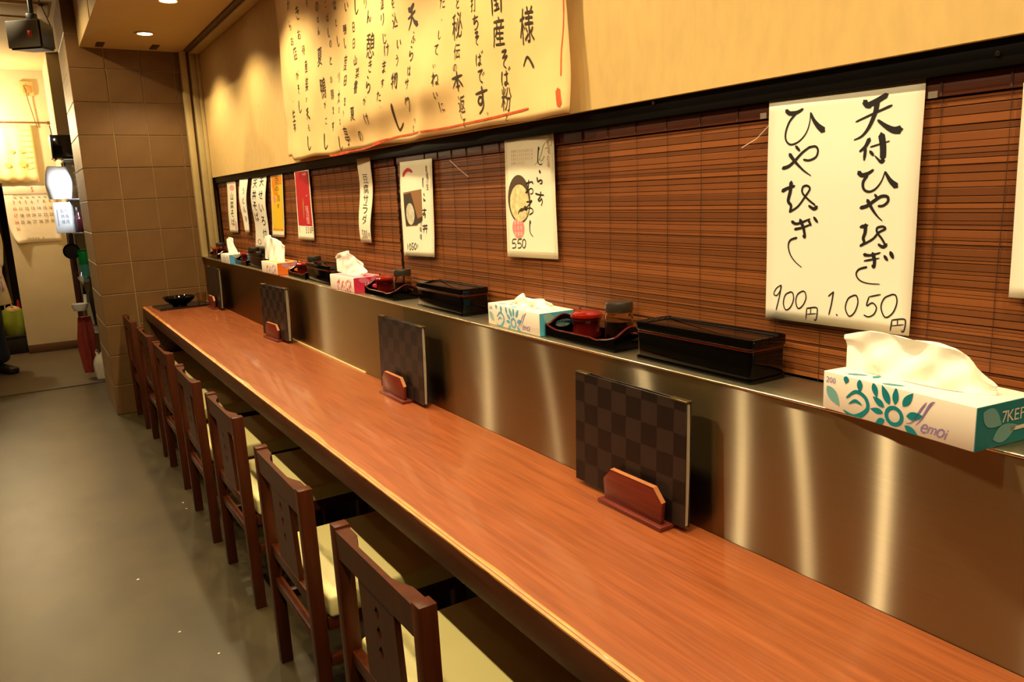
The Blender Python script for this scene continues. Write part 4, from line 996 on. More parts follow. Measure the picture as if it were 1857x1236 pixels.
# ------------------------------------------------------------------ the big handwritten banner on the upper wall
BPX = 1.128
FOLD = [(wx(650, 216, 1.128).y, wx(650, 216, 1.128).z), (wx(790, 160, 1.128).y, wx(790, 160, 1.128).z)]
def bwave(u, v):
    y = -u
    w_ = 0.006 + 0.009 * (0.5 + 0.5 * noise.noise(Vector((y * 1.9, v * 2.3, 4.1)))) + 0.007 * noise.noise(Vector((y * 4.3 + v * 3.0, v * 3.2, 8.7)))
    w_ += 0.0035 * noise.noise(Vector((y * 9 - v * 5, v * 8 + y * 2, 2.2))) + 0.003 * abs(noise.noise(Vector((y * 5 + v * 4, v * 3, 6.2))))
    a_, b_ = FOLD
    s_ = (a_[0] - y) / (a_[0] - b_[0]); zl = a_[1] + (b_[1] - a_[1]) * s_; d_ = v - zl                               # crease running up to the right
    m_ = math.exp(-(max(0, -s_) / 0.25) ** 2) * math.exp(-(max(0, s_ - 1) / 0.25) ** 2)
    w_ += 0.026 * m_ * (math.exp(-(d_ / 0.16) ** 2) if d_ > 0 else math.exp(-(d_ / 0.060) ** 2))
    w_ += 0.012 * math.exp(-((y - (2.28 + (v - 1.55) * -0.5)) / 0.05) ** 2) * math.exp(-((v - 1.62) / 0.12) ** 2)
    w_ += 0.020 * math.exp(-((y - 1.56) / 0.09) ** 2) * math.exp(-((v - 1.56) / 0.10) ** 2)                          # curled corner
    return w_
def bedge(s, q):
    du = 0.010 * math.sin(q * 9 + 1) * (s > 0.98) + 0.006 * math.sin(q * 12) * (s < 0.02)
    dv = (0.010 * noise.noise(Vector((s * 9, 2, 0))) + (0.02 if s < 0.03 else 0) ) * (1 - q) ** 3
    return du, dv
blb = wx(529, 292, BPX); brb = wx(1040, 205, BPX)
t, sh, pt, bil = sheet('handwritten_banner', 'large creased yellowish paper banner covered with handwritten brush columns on the upper wall', 'banner',
                       [Vector((BPX, blb.y, 2.335)), Vector((BPX, brb.y, 2.335)), brb, blb], banner_m, plane=BPX, wave=bwave, nu=90, nv=46, edge=bedge)
# brush kana and simple characters in a 100 x 100 box: (w0, w1, x, y, ...)
BR = {
 'そ': [(12, 6, 28, 10, 70, 8, 30, 42), (7, 7, 30, 42, 80, 36, 48, 58, 44, 80, 66, 94)],
 'ば': [(10, 6, 20, 18, 14, 55, 20, 88), (8, 6, 38, 36, 78, 32), (9, 7, 60, 16, 62, 70, 52, 88, 40, 80, 54, 72, 80, 86), (8, 7, 82, 8, 88, 20), (8, 7, 92, 2, 99, 14)],
 'は': [(10, 6, 20, 14, 14, 55, 20, 88), (8, 6, 40, 34, 82, 30), (9, 7, 62, 12, 64, 70, 54, 88, 42, 80, 56, 72, 84, 86)],
 'で': [(11, 6, 18, 22, 80, 14), (7, 8, 74, 16, 40, 46, 44, 80, 72, 94), (8, 7, 72, 40, 80, 52), (8, 7, 86, 32, 94, 44)],
 'て': [(11, 6, 16, 20, 84, 12), (7, 8, 78, 14, 40, 46, 44, 80, 74, 94)],
 'す': [(9, 7, 8, 28, 92, 22), (10, 6, 54, 6, 57, 46, 42, 68, 24, 58, 34, 42, 55, 48, 60, 70, 48, 88, 28, 100)],
 'の': [(9, 5, 54, 18, 36, 70, 20, 76, 12, 50, 34, 20, 70, 16, 90, 44, 78, 76, 54, 92)],
 'と': [(11, 7, 34, 10, 44, 46), (8, 8, 78, 26, 42, 48, 24, 72, 42, 90, 82, 88)],
 'へ': [(7, 12, 8, 62, 40, 28, 92, 80)],
 'い': [(11, 6, 20, 18, 20, 60, 34, 80, 42, 66), (8, 12, 72, 22, 86, 60)],
 'ね': [(10, 7, 26, 8, 26, 94), (7, 6, 10, 32, 38, 26, 8, 74, 44, 36, 70, 28, 82, 54, 72, 84, 56, 80, 66, 70, 92, 90)],
 'に': [(11, 6, 22, 12, 16, 55, 22, 90), (8, 6, 48, 30, 82, 26), (7, 8, 46, 64, 60, 80, 90, 76)],
 'し': [(13, 5, 36, 6, 32, 62, 48, 92, 84, 72)],
 'た': [(9, 7, 10, 28, 58, 22), (10, 6, 36, 6, 12, 90), (7, 6, 52, 46, 88, 42), (7, 7, 50, 74, 62, 88, 92, 86)],
 'だ': [(9, 7, 8, 30, 54, 24), (10, 6, 34, 8, 10, 90), (7, 6, 50, 50, 84, 46), (7, 7, 48, 76, 60, 88, 88, 86), (7, 6, 78, 8, 84, 20), (7, 6, 90, 2, 97, 14)],
 'ち': [(8, 7, 12, 26, 84, 20), (10, 6, 44, 4, 28, 58, 60, 42, 82, 62, 62, 90, 32, 96)],
 'け': [(11, 6, 18, 12, 12, 55, 18, 88), (8, 7, 40, 32, 92, 28), (10, 5, 70, 8, 72, 56, 54, 96)],
 'う': [(10, 8, 38, 8, 60, 18), (8, 7, 22, 40, 60, 30, 76, 46, 66, 78, 40, 98)],
 'ま': [(8, 7, 18, 24, 82, 20), (8, 6, 22, 46, 78, 42), (9, 6, 50, 4, 52, 74, 40, 90, 28, 80, 46, 72, 80, 90)],
 'が': [(9, 6, 8, 34, 56, 28, 54, 74, 40, 90), (9, 6, 34, 8, 12, 90), (8, 9, 66, 30, 80, 56), (7, 6, 78, 8, 84, 18), (7, 6, 90, 2, 97, 12)],
 'ら': [(11, 9, 38, 6, 56, 18), (9, 7, 28, 32, 22, 66, 52, 50, 78, 62, 66, 88, 36, 98)],
 'サ': [(9, 7, 6, 34, 94, 28), (11, 8, 30, 12, 34, 56), (10, 5, 68, 6, 66, 58, 42, 96)],
 'ク': [(10, 6, 38, 6, 12, 50), (10, 5, 36, 22, 82, 16, 68, 62, 34, 96)],
 'ッ': [(9, 7, 22, 42, 30, 60), (9, 7, 46, 36, 54, 54), (8, 4, 80, 36, 72, 70, 48, 92)],
 'ぷ': [(9, 8, 40, 8, 56, 18), (8, 6, 50, 34, 34, 52, 54, 62, 50, 88, 34, 80), (8, 7, 20, 60, 10, 82), (8, 7, 66, 58, 80, 80)],
 'り': [(10, 6, 28, 12, 24, 56), (10, 5, 66, 8, 72, 56, 42, 96)],
 'ん': [(9, 6, 46, 4, 10, 94, 38, 54, 52, 60, 54, 88, 70, 88, 90, 60)],
 'き': [(8, 6, 18, 24, 78, 18), (8, 6, 16, 46, 82, 40), (10, 6, 42, 4, 66, 64), (7, 6, 26, 72, 36, 90, 72, 92)],
 'を': [(8, 6, 16, 22, 76, 18), (9, 6, 46, 4, 20, 56, 46, 46, 54, 66), (8, 7, 86, 40, 40, 70, 44, 92, 82, 92)],
 '天': [(18, 12, 24, 20, 40, 26, 72, 10), (6, 8, 12, 54, 46, 46, 80, 36), (14, 4, 50, 18, 44, 56, 14, 96), (6, 20, 52, 52, 70, 74, 96, 88)],
 '本': [(12, 9, 8, 32, 94, 24), (12, 9, 50, 4, 52, 96), (9, 4, 46, 36, 8, 78), (5, 11, 56, 36, 94, 76), (8, 6, 36, 74, 70, 70)],
 '日': [(9, 8, 24, 10, 22, 90), (8, 8, 24, 12, 76, 10, 74, 92), (7, 6, 26, 48, 70, 46), (7, 7, 24, 88, 72, 86)],
 '田': [(9, 8, 14, 14, 16, 88), (8, 9, 14, 16, 86, 12, 82, 90), (7, 7, 48, 16, 48, 84), (7, 6, 18, 50, 80, 48), (7, 7, 18, 86, 80, 84)],
 '山': [(11, 8, 50, 6, 48, 78), (10, 7, 14, 40, 22, 86, 48, 82), (8, 10, 50, 84, 84, 80, 86, 34)],
 '国': [(10, 9, 12, 10, 10, 96), (9, 9, 12, 12, 88, 8, 86, 96), (8, 6, 30, 32, 70, 30), (8, 6, 32, 54, 68, 52), (8, 7, 26, 78, 74, 76), (8, 7, 50, 30, 50, 76), (7, 7, 60, 60, 68, 70)],
 '付': [(13, 6, 34, 6, 10, 44), (10, 9, 24, 34, 24, 96), (6, 5, 38, 34, 94, 28), (15, 12, 72, 4, 76, 78), (12, 4, 76, 78, 70, 94, 52, 80), (10, 8, 48, 52, 58, 66)],
 '。': [(5, 5, 50, 30, 32, 44, 46, 62, 62, 48, 50, 32)],
 '、': [(6, 12, 36, 36, 58, 62)],
 '物': [(9, 5, 22, 12, 8, 40), (7, 6, 14, 30, 44, 26), (10, 7, 30, 4, 28, 94), (7, 5, 6, 66, 46, 50), (10, 5, 60, 6, 46, 44), (8, 9, 56, 22, 92, 18, 86, 92, 72, 84), (7, 4, 70, 24, 46, 72), (7, 4, 82, 24, 58, 86)],
}
def write(Lt, ch, px, py, hpx, wfac=0.8, bold=1.0):
    """one character: measured centre and height on the photographed wall"""
    a = pt(px, py - hpx / 2); b_ = pt(px, py + hpx / 2); c0 = pt(px, py)
    H = abs(a[1] - b_[1]); l = pt(px - 10, py); r = pt(px + 10, py)
    W_ = H * wfac * 1.05
    if ch in BR:
        for r_ in BR[ch]:
            q = stroke(r_[2:], r_[0], r_[1])
            Lt.stroke([(c0[0] + (x - 50) / 100 * W_, c0[1] - (y - 50) / 100 * H, wd / 100 * H * 0.95 * bold) for x, y, wd in q])
    else: Lt.glyph(ch, c0[0], c0[1], W_, H, 0.03, 0.03)
BT = [ # (character, x, y, height) measured in the photo at 3.2017 x, origin (500, 0)
 ('様', 1480, 150, 210), ('へ', 1490, 360, 120), ('国', 1300, 22, 110), ('産', 1312, 185, 165), ('そ', 1345, 345, 100), ('ば', 1352, 450, 100), ('粉', 1358, 575, 140), ('と', 1362, 682, 40),
 ('打', 1170, 25, 85), ('ち', 1183, 130, 80), ('そ', 1190, 225, 75), ('ば', 1205, 345, 80), ('で', 1215, 440, 80), ('す', 1220, 575, 140), ('。', 1252, 660, 40),
 ('と', 1078, 22, 55), ('秘', 1078, 150, 150), ('伝', 1085, 300, 90), ('の', 1080, 395, 45), ('本', 1092, 475, 105), ('返', 1108, 605, 100), ('し', 1105, 672, 30), ('て', 1122, 712, 50),
 ('だ', 990, 15, 70), ('、', 992, 118, 40), ('し', 985, 205, 50), ('て', 978, 290, 60), ('い', 975, 385, 30), ('ね', 985, 460, 80), ('い', 985, 555, 50), ('に', 1002, 620, 60),
 ('天', 812, 95, 140), ('ぷ', 828, 220, 70), ('ら', 825, 310, 80), ('は', 822, 412, 60), ('サ', 815, 488, 60), ('ク', 818, 605, 80), ('ッ', 840, 695, 40), ('と', 828, 745, 40),
 ('を', 705, 22, 50), ('込', 715, 118, 90), ('い', 742, 255, 70), ('う', 738, 350, 60), ('物', 735, 470, 90), ('し', 738, 680, 150),
 ('温', 637, 22, 70), ('り', 645, 115, 70), ('じ', 660, 225, 60), ('け', 672, 290, 70), ('ま', 665, 390, 70), ('す', 668, 482, 45), ('た', 655, 560, 60), ('。', 668, 625, 24),
 ('り', 540, 22, 60), ('ん', 562, 95, 70), ('憩', 578, 265, 150), ('き', 590, 385, 70), ('ら', 588, 490, 90), ('が', 572, 590, 45), ('け', 578, 690, 65),
 ('し', 485, 40, 90), ('日', 470, 160, 55), ('日', 475, 255, 55), ('山', 492, 350, 60), ('菜', 510, 425, 60), ('書', 510, 505, 75), ('夏', 500, 660, 80), ('の', 520, 790, 60),
 ('い', 425, 40, 70), ('鴨', 412, 170, 60), ('し', 412, 250, 60), ('度', 422, 365, 90), ('田', 438, 470, 60), ('ま', 452, 590, 50), ('り', 445, 660, 40), ('亭', 448, 790, 110),
 ('は', 360, 30, 60), ('と', 365, 130, 45), ('し', 372, 240, 60), ('り', 378, 450, 60), ('太', 390, 560, 80), ('の', 400, 640, 40), ('は', 412, 705, 40), ('し', 400, 830, 80),
 ('ご', 305, 25, 40), ('ば', 312, 105, 45), ('し', 318, 190, 55), ('の', 328, 255, 45), ('と', 330, 350, 50), ('お', 335, 460, 40), ('願', 342, 550, 60), ('ま', 350, 640, 45), ('す', 352, 730, 50),
 ('の', 258, 40, 60), ('は', 262, 115, 40), ('ん', 265, 180, 45), ('夏', 270, 330, 110), ('鴨', 290, 510, 120), ('が', 300, 610, 40), ('ご', 308, 700, 40), ('し', 305, 820, 90),
 ('を', 197, 20, 40), ('き', 145, 75, 80), ('お', 150, 200, 60), ('待', 172, 290, 60), ('産', 185, 385, 70), ('楽', 192, 490, 80), ('の', 195, 580, 30), ('天', 205, 660, 70), ('も', 210, 740, 40), ('し', 212, 830, 80),
 ('か', 95, 30, 60), ('ら', 105, 150, 50), ('お', 112, 240, 50), ('店', 125, 310, 80), ('が', 135, 440, 50), ('そ', 142, 520, 50), ('し', 150, 620, 70), ('一', 115, 590, 20), ('生', 118, 670, 70), ('亭', 122, 740, 50)]
for ch, x, y, h in BT:
    Lt = Letters(); write(Lt, ch, 500 + x / 3.2017, y / 3.2017, h / 3.2017 * (1.18 if ch in BR else 1.05), (0.95 if ch in BR else 0.72) if h > 60 else 0.9, 1.25)
    Lt.build('character', mat('ink_banner', (58, 42, 20), 0.7, var=0.5, scale=50), sh(0.0012), t)
Lt = Letters()
def red(pts, wd):
    q = []
    for x, y in pts: u, v = pt(500 + x / 3.2017, y / 3.2017); q.append((u, v, wd))
    Lt.stroke(q)
red([(330, 900), (420, 885), (560, 855), (700, 800), (860, 770), (1050, 735), (1250, 690), (1500, 630)], 0.006)
red([(335, 905), (470, 875)], 0.010); red([(1690, -60), (1692, 150), (1685, 300), (1690, 440)], 0.004); red([(1680, 520), (1688, 570), (1696, 612)], 0.016); red([(590, 835), (680, 805)], 0.009)
Lt.build('red_border', red_ink, sh(0.0010), t)
# thin white string left pinned on the blind
p1, p2, p3 = wx(815, 290, PX), wx(832, 306, PX), wx(849, 320, PX)
o = tube('string_end', [p1, p2, p3], 0.0009, paper, None, 5); tag(o, 'short pale string end hanging on the bamboo blind between two white menu posters', 'string')
p1, p2, p3 = wx(1345, 268, PX), wx(1372, 252, PX), wx(1394, 228, PX)
o = tube('string_end', [p1, p2, p3], 0.0007, paper, None, 5); tag(o, 'thin pale string by the upper left corner of the large price poster', 'string')

# ------------------------------------------------------------------ loudspeaker hanging over the aisle
SPY = 5.0
c0 = wy(52, 62, SPY)
t = thing('loudspeaker', 'dark loudspeaker hanging from the ceiling on a black bracket, upper left', 'speaker', (c0.x + 0.012, SPY, c0.z - 0.012), R(-40)); t.scale = (1.15, 1.15, 1.15)
bm = bmesh.new()
vs_ = [bm.verts.new(v) for v in ((-.085, -.050, -.062), (.085, -.050, -.062), (.060, .075, -.055), (-.060, .075, -.055), (-.085, -.050, .068), (.085, -.050, .068), (.060, .075, .058), (-.060, .075, .058))]
for f in ((0, 1, 5, 4), (1, 2, 6, 5), (2, 3, 7, 6), (3, 0, 4, 7), (4, 5, 6, 7), (3, 2, 1, 0)): bm.faces.new([vs_[i] for i in f])
bmesh.ops.bevel(bm, geom=list(bm.edges), offset=0.008, segments=3, affect='EDGES')
bm_obj('cabinet', bm, black_pl, t, True)
bm = bmesh.new(); bm_box(bm, -.080, .080, -.0575, -.0495, -.057, .063, 0.004, 2)
bm_obj('grille', bm, speaker_m, t, True)
box('badge', 0.028, 0.048, -.0590, -.0570, -.012, .014, mat('badge_red', (214, 62, 26), 0.4), t, 0.0008)
CZ = (CEIL_Z - c0.z + 0.012) / 1.15
tube('bracket', [(0, 0.02, 0.060), (0, 0.02, 0.11), (0.004, 0.02, CZ - 0.004)], 0.011, black_pl, t, 8)
box('bracket_joint', -0.018, 0.018, 0.004, 0.036, 0.060, 0.105, black_pl, t, 0.004)
box('ceiling_plate', -0.035, 0.035, -0.012, 0.052, CZ - 0.008, CZ - 0.0008, black_pl, t, 0.002)
tube('cable', [(0.01, 0.022, 0.24), (0.03, 0.04, 0.17), (0.055, 0.065, 0.055)], 0.0025, black_pl, t, 6)
# ceiling hatch behind the speaker
q = wz(40, 17, CEIL_Z)
t = thing('ceiling_hatch', 'pale rectangular hatch with raised rim in the high ceiling behind the loudspeaker', 'hatch', (q.x - 0.12, q.y, CEIL_Z))
hm = mat('hatch_paint', (216, 190, 144), 0.7)
box('hatch_panel', -0.30, 0.22, -0.20, 0.20, -0.006, -0.001, ceil_m, t, 0.001)
for nme_, a in (('rim', (-0.32, 0.24, -0.225, -0.195)), ('rim', (-0.32, 0.24, 0.195, 0.225)), ('rim', (0.205, 0.265, -0.225, 0.225)), ('rim', (-0.34, -0.30, -0.225, 0.225))):
    box(nme_, a[0], a[1], a[2], a[3], -0.013, -0.001, hm, t, 0.002)

# ------------------------------------------------------------------ back wall: junction box, paper curtain, calendar
q = wy(48, 161, BACK_Y)
t = thing('junction_box', 'square beige junction box with a cable on the bright back wall below the ceiling', 'box', (q.x, BACK_Y, q.z))
jm = mat('junction_beige', (206, 172, 112), 0.6)
box('plate', -0.055, 0.055, -0.022, -0.001, -0.065, 0.065, jm, t, 0.003)
box('cover', -0.030, 0.034, -0.034, -0.0225, -0.042, 0.020, mat('junction_cover', (176, 136, 82), 0.55), t, 0.004)
tube('cable', [(-0.022, -0.030, 0.030), (-0.012, -0.035, -0.02), (0.0, -0.022, -0.12), (0.03, -0.012, -0.30), (0.045, -0.008, -0.36)], 0.004, mat('cable_brown', (120, 84, 44), 0.6), t, 6)
a, b_ = wy(-30, 226, BACK_Y - 0.03), wy(72, 330, BACK_Y - 0.03)
t = thing('paper_curtain', 'yellowish cloth sheet with faint orange spots hanging on the back wall above the calendar', 'sheet', ((a.x + b_.x) / 2, BACK_Y - 0.03, b_.z))
W_, H_ = b_.x - a.x, a.z - b_.z; vs_, fs = [], []
for i in range(25):
    for j in range(9):
        x = -W_ / 2 + W_ * i / 24; vs_.append((x, -0.006 * math.sin(i * 0.9) * (1 - j / 10), H_ * j / 8))
for i in range(24):
    for j in range(8): k = i * 9 + j; fs.append((k, k + 9, k + 10, k + 1))
o = py_obj('cloth', vs_, fs, mat('noren_yellow', (240, 214, 150), 0.8, var=0.05, scale=6), t, True, recalc=False)
md = o.modifiers.new('thickness', 'SOLIDIFY'); md.thickness = 0.001
for px, py, r in ((14, 300, .022), (41, 298, .026), (22, 275, .016), (38, 275, .014)):
    q = wy(px, py, BACK_Y - 0.03); Lt = Letters(); Lt.ellipse(q.x - t.location.x, q.z - t.location.z, r * 1.2, r)
    Lt.build('orange_spot', mat('spot_orange', (232, 180, 96), 0.8), lambda u, v: Vector((u, -0.0085, v)), t)
Lt = Letters()
for c in range(5):
    for r in range(8): Lt.rect(W_ / 2 - .10 + .018 * c, H_ * .9 - .05 * r, W_ / 2 - .088 + .018 * c, H_ * .9 - .05 * r + .012)
Lt.build('faint_print', mat('print_faint', (226, 190, 112), 0.8), lambda u, v: Vector((u, -0.0082, v)), t)
q = wy(70, 225, BACK_Y - 0.02); tube_o = thing('curtain_rod', 'short dark rod end at the upper right of the yellowish sheet', 'rod', (q.x, BACK_Y - 0.02, q.z + 0.012))
tube('rod', [(-0.55, -0.012, 0), (0.096, -0.012, 0)], 0.007, mat('rod_brown', (104, 66, 30), 0.5), tube_o, 8)
box('rod_bracket', 0.072, 0.098, -0.022, 0.0195, -0.014, 0.014, mat('rod_brown', (104, 66, 30), 0.5), tube_o, 0.002)
# calendar page (fifth month)
c1, c2, c3, c4 = [wy(px, py, BACK_Y - 0.012) for px, py in ((4, 338), (97, 332), (107, 432), (33, 441))]
cx_, cz_ = c4.x - 0.045, c4.z
CW, CH = c2.x - c1.x, c1.z - c4.z
t = thing('wall_calendar', 'paper wall calendar with a red 5 and rows of dates hanging on the back wall', 'calendar', (c1.x, BACK_Y - 0.006, c4.z))
def calS(off):
    def f(u, v):
        k = max(0.0, 1 - v / 0.22); lift = 0.05 * k * k * max(0, 1 - u / 0.16) + 0.02 * k * k * max(0, (u - CW + 0.05) / 0.05)
        return Vector((u + (0.055 * k * k * max(0, 1 - u / 0.16)) - 0.0 * k, -0.004 - lift - off, v))
    return f
vs_, fs = [], []; f_ = calS(0)
for i in range(15):
    for j in range(15): vs_.append(f_(CW * i / 14, CH * j / 14))
for i in range(14):
    for j in range(14): k = i * 15 + j; fs.append((k, k + 15, k + 16, k + 1))
o = py_obj('page', vs_, fs, mat('calendar_paper', (240, 226, 200), 0.8, var=0.02), t, True, recalc=False)
md = o.modifiers.new('thickness', 'SOLIDIFY'); md.thickness = 0.002
box('binding', 0.0, CW, -0.008, -0.0025, CH - 0.075, CH, mat('calendar_band', (230, 206, 176), 0.7), t, 0.001)
S1 = calS(0.0045); S2 = lambda u, v: Vector((u, -0.0095, v))
Lt = Letters(); Lt.glyph('5', CW * .56, CH - .036, .034, .048); Lt.build('month_number', mat('ink_calendar_red', (206, 52, 40), 0.7), S2, t)
K = Letters(); Rd = Letters(); K.rect(.07, CH - .088, CW - .01, CH - .084)
for d in range(3, 32):
    wk, dy = divmod(d - 3, 7)
    for i, ch in enumerate(str(d)): (Rd if dy == 0 or d in (4, 5) else K).glyph(ch, .070 + dy * .050 + (i - (len(str(d)) - 1) / 2) * .016, CH - .150 - .064 * wk, .024, .030)
for i in range(6): K.rect(.075 + i * .05, CH - .112, .098 + i * .05, CH - .106)
x = .14
for ch in '日本そば店 会': K.glyph(ch, x, .040, .017, .020) if ch != ' ' else None; x += .022
K.build('dates', mat('ink_calendar', (96, 78, 60), 0.7), S1, t); Rd.build('red_dates', mat('ink_calendar_red', (206, 52, 40), 0.7), S1, t)

# ------------------------------------------------------------------ kitchen rack beside the pillar
RY = 7.44
def ry(px, py, y=RY): return wy(px, py, y)
rack_t = t = thing('kitchen_rack', 'narrow steel kitchen rack behind the tiled pillar carrying bags and pots', 'rack', (0.46, RY, 0))
for (x, y) in ((-0.085, 0.10), (-0.085, 0.42), (0.32, -0.14), (0.32, 0.42)): tube('post', [(x, y, 0), (x, y, 1.785)], 0.010, chrome, t, 8)
for z in (0.36, 0.80, 1.20, 1.475, 1.79):
    box('shelf', -0.10, 0.335, -0.155, 0.435, z - 0.012, z, mat('rack_steel', (150, 152, 156), 0.3, metal=0.9), t, 0.002)
z0 = 1.7904
q = ry(112, 282)
def bag(name, lab, cat, loc, sx, sy, sz, m, seed, knot=True, pinch=0.5):
    t = thing(name, lab, cat, loc); vs_, fs = [], []; nr, ns = 12, 22
    for j in range(nr + 1):
        k = j / nr; r = (0.88 + 0.22 * max(0, math.sin(math.pi * min(1, k * 1.02))) ** 0.7) * (1 - pinch * max(0, (k - 0.62) / 0.38) ** 1.6)
        for i in range(ns):
            a = 2 * math.pi * i / ns; n_ = 1 + 0.07 * noise.noise(Vector((math.cos(a) * 2 + seed, math.sin(a) * 2, k * 3))) + 0.05 * math.sin(a * 7 + seed)
            c, s = math.cos(a), math.sin(a); p = 4.5; q_ = (abs(c) ** p + abs(s) ** p) ** (-1 / p)
            vs_.append((sx / 2 * r * n_ * c * q_ * 0.9, sy / 2 * r * n_ * s * q_ * 0.9, sz * k * (1 + 0.03 * math.sin(a * 3 + seed))))
    for j in range(nr):
        for i in range(ns): fs.append((j * ns + i, j * ns + (i + 1) % ns, (j + 1) * ns + (i + 1) % ns, (j + 1) * ns + i))
    fs += [list(range(ns)), [nr * ns + i for i in range(ns)]]
    py_obj('bag_body', vs_, fs, m, t, True)
    if knot:
        for sg in (-1, 1): tube('handle', [(sg * sx * .10, 0, sz * .97), (sg * sx * .22, 0.01, sz * 1.10), (sg * sx * .16, 0, sz * 1.22)], 0.010, m, t, 6, 0.004)
    return t
# black box on the top shelf
p = ry(112, 262)
t = thing('black_appliance', 'black box-shaped appliance with a cord on top of the kitchen rack', 'appliance', (0.372, RY - 0.07, z0))
box('case', -0.082, 0.085, 0.0, 0.26, 0.012, 0.195, black_pl, t, 0.004)
box('front_panel', -0.070, 0.072, -0.004, 0.0005, 0.022, 0.185, mat('gloss_black', (14, 13, 14), 0.1, coat=0.5), t, 0.002)
for sx_ in (-0.07, 0.05): box('foot', sx_, sx_ + 0.02, 0.01, 0.24, 0, 0.0125, black_pl, t)
tube('cord', [(-0.06, 0.10, 0.190), (-0.062, 0.10, 0.24), (-0.066, 0.11, 0.275)], 0.004, black_pl, t, 6)
# steel trays and overexposed white bag in the middle
t = thing('steel_pans', 'stack of shiny steel pans on the rack shelf under the black appliance', 'pan', (0.495, RY + 0.06, 1.4754))
for k in range(4): lathe('pan', [(0, 0.002), (0.05, 0.002), (0.062, 0.05), (0.066, 0.05), (0.066, 0.0525), (0.060, 0.0525), (0.048, 0.005), (0, 0.005)], chrome, t, (0, 0, 0.052 * k + 0.06), 24)
lathe('pan', [(0, 0), (0.05, 0), (0.055, 0.058), (0.053, 0.058), (0.048, 0.003), (0, 0.003)], chrome, t, (0, 0, 0), 24)
bag('white_bag', 'bright white plastic bag bulging from the rack beside the calendar', 'bag', (0.305, RY - 0.045, 1.476), 0.19, 0.19, 0.255, bag_m, 2.0, False, 0.12)
t = thing('white_carton', 'white carton with printed label standing below the bright white bag', 'carton', (0.312, RY - 0.06, 1.2004), R(-12))
box('carton_body', -0.062, 0.062, -0.05, 0.07, 0, 0.245, mat('carton_white', (232, 234, 236), 0.5), t, 0.004)
box('lid_flap', -0.063, 0.063, -0.051, 0.071, 0.2452, 0.2500, mat('carton_white', (232, 234, 236), 0.5), t, 0.001)
Lt = Letters()
for r, row in enumerate(('お持帰', 'り専用')):
    for c, ch in enumerate(row): Lt.glyph(ch, -0.002 + .026 * r * 1.2, .18 - .045 * c, .026, .034)
Lt.rect(-.040, .06, -.036, .19); Lt.build('label_print', mat('print_navy', (88, 92, 116), 0.6), lambda u, v: Vector((u, -0.0506, v)), t)
t = thing('dark_bottle', 'dark red bottle on the rack shelf beside the white carton', 'bottle', (0.415, RY - 0.05, 1.2004))
lathe('bottle_body', [(0, 0), (0.032, 0), (0.034, 0.004), (0.034, 0.10), (0.030, 0.12), (0.013, 0.15), (0.012, 0.185), (0.014, 0.187), (0.014, 0.195), (0, 0.195)], mat('bottle_plum', (66, 24, 28), 0.15, coat=0.5), t)
lathe('bottle_cap', [(0.0145, 0.180), (0.0150, 0.205), (0, 0.206)], chrome, t)
t = thing('frying_pan', 'dark frying pan hanging below the rack shelf by the calendar corner', 'pan', (0.325, RY - 0.09, 1.05))
lathe('pan_body', [(0, 0), (0.05, 0.0), (0.062, 0.022), (0.064, 0.022), (0.053, -0.003), (0, -0.003)], black_pl, t, (0, 0, 0), 24).matrix_basis = Matrix.Rotation(R(90), 4, 'X')
tube('pan_handle', [(0, -0.004, 0.060), (0, -0.010, 0.10), (0, -0.010, 0.132)], 0.007, black_pl, t, 8)
t = thing('green_tub', 'green plastic tub with a teal lid on the rack shelf beside the pillar', 'tub', (0.412, RY - 0.08, 0.8004))
lathe('tub_base', [(0, 0), (0.040, 0), (0.046, 0.06), (0.046, 0.135), (0, 0.135)], mat('teal_plastic', (70, 150, 140), 0.35), t, seg=24)
lathe('tub_body', [(0, 0.1354), (0.047, 0.1354), (0.050, 0.15), (0.050, 0.235), (0.047, 0.245), (0, 0.246)], mat('green_plastic', (0, 138, 56), 0.35), t, seg=24)
lathe('lid', [(0, 0.2465), (0.052, 0.2465), (0.052, 0.258), (0, 0.260)], mat('green_dark', (0, 110, 50), 0.35), t, seg=24)
# white sink dispenser arm
p = ry(148, 520); q = ry(146, 549)
t = thing('white_dipper', 'white long-handled dipper hanging on the rack side at knee height', 'dipper', (p.x - 0.005, RY - 0.30, q.z))
tube('hook_rail', [(p.x + 0.005 - 0.46, -0.155, 0.794), (p.x + 0.005 - 0.46, -0.235, q.z + 0.255)], 0.005, chrome, rack_t, 6)
tube('handle', [(0.0, 0, 0.25), (0.004, 0, 0.22), (0.006, 0, 0.10), (0.002, 0, 0.03)], 0.016, white_pl, t, 10, 0.013)
lathe('cup', [(0, -0.035), (0.045, -0.03), (0.058, 0.0), (0.060, 0.026), (0.056, 0.026), (0.050, 0.0), (0.040, -0.022), (0, -0.026)], white_pl, t, (-0.042, 0, 0), 26)
tube('hook', [(0.0, 0, 0.245), (0.006, 0.035, 0.272), (0.008, 0.075, 0.256)], 0.005, chrome, t, 6)
p = ry(165, 515); q = ry(168, 585)
t = thing('black_umbrella', 'folded black umbrella hanging on the rack beside the pillar', 'umbrella', (0.425, RY - 0.20, q.z))
lathe('canopy', [(0, 0), (0.008, 0.004), (0.016, 0.06), (0.028, 0.20), (0.026, 0.27), (0.010, 0.31), (0, 0.312)], mat('umbrella_cloth', (20, 18, 20), 0.7), t, seg=16)
tube('handle', [(0, 0, 0.31), (0, 0, 0.39), (-0.006, 0, 0.408), (-0.020, 0, 0.412), (-0.030, 0, 0.400)], 0.007, mat('handle_brown', (60, 30, 18), 0.4), t, 8)
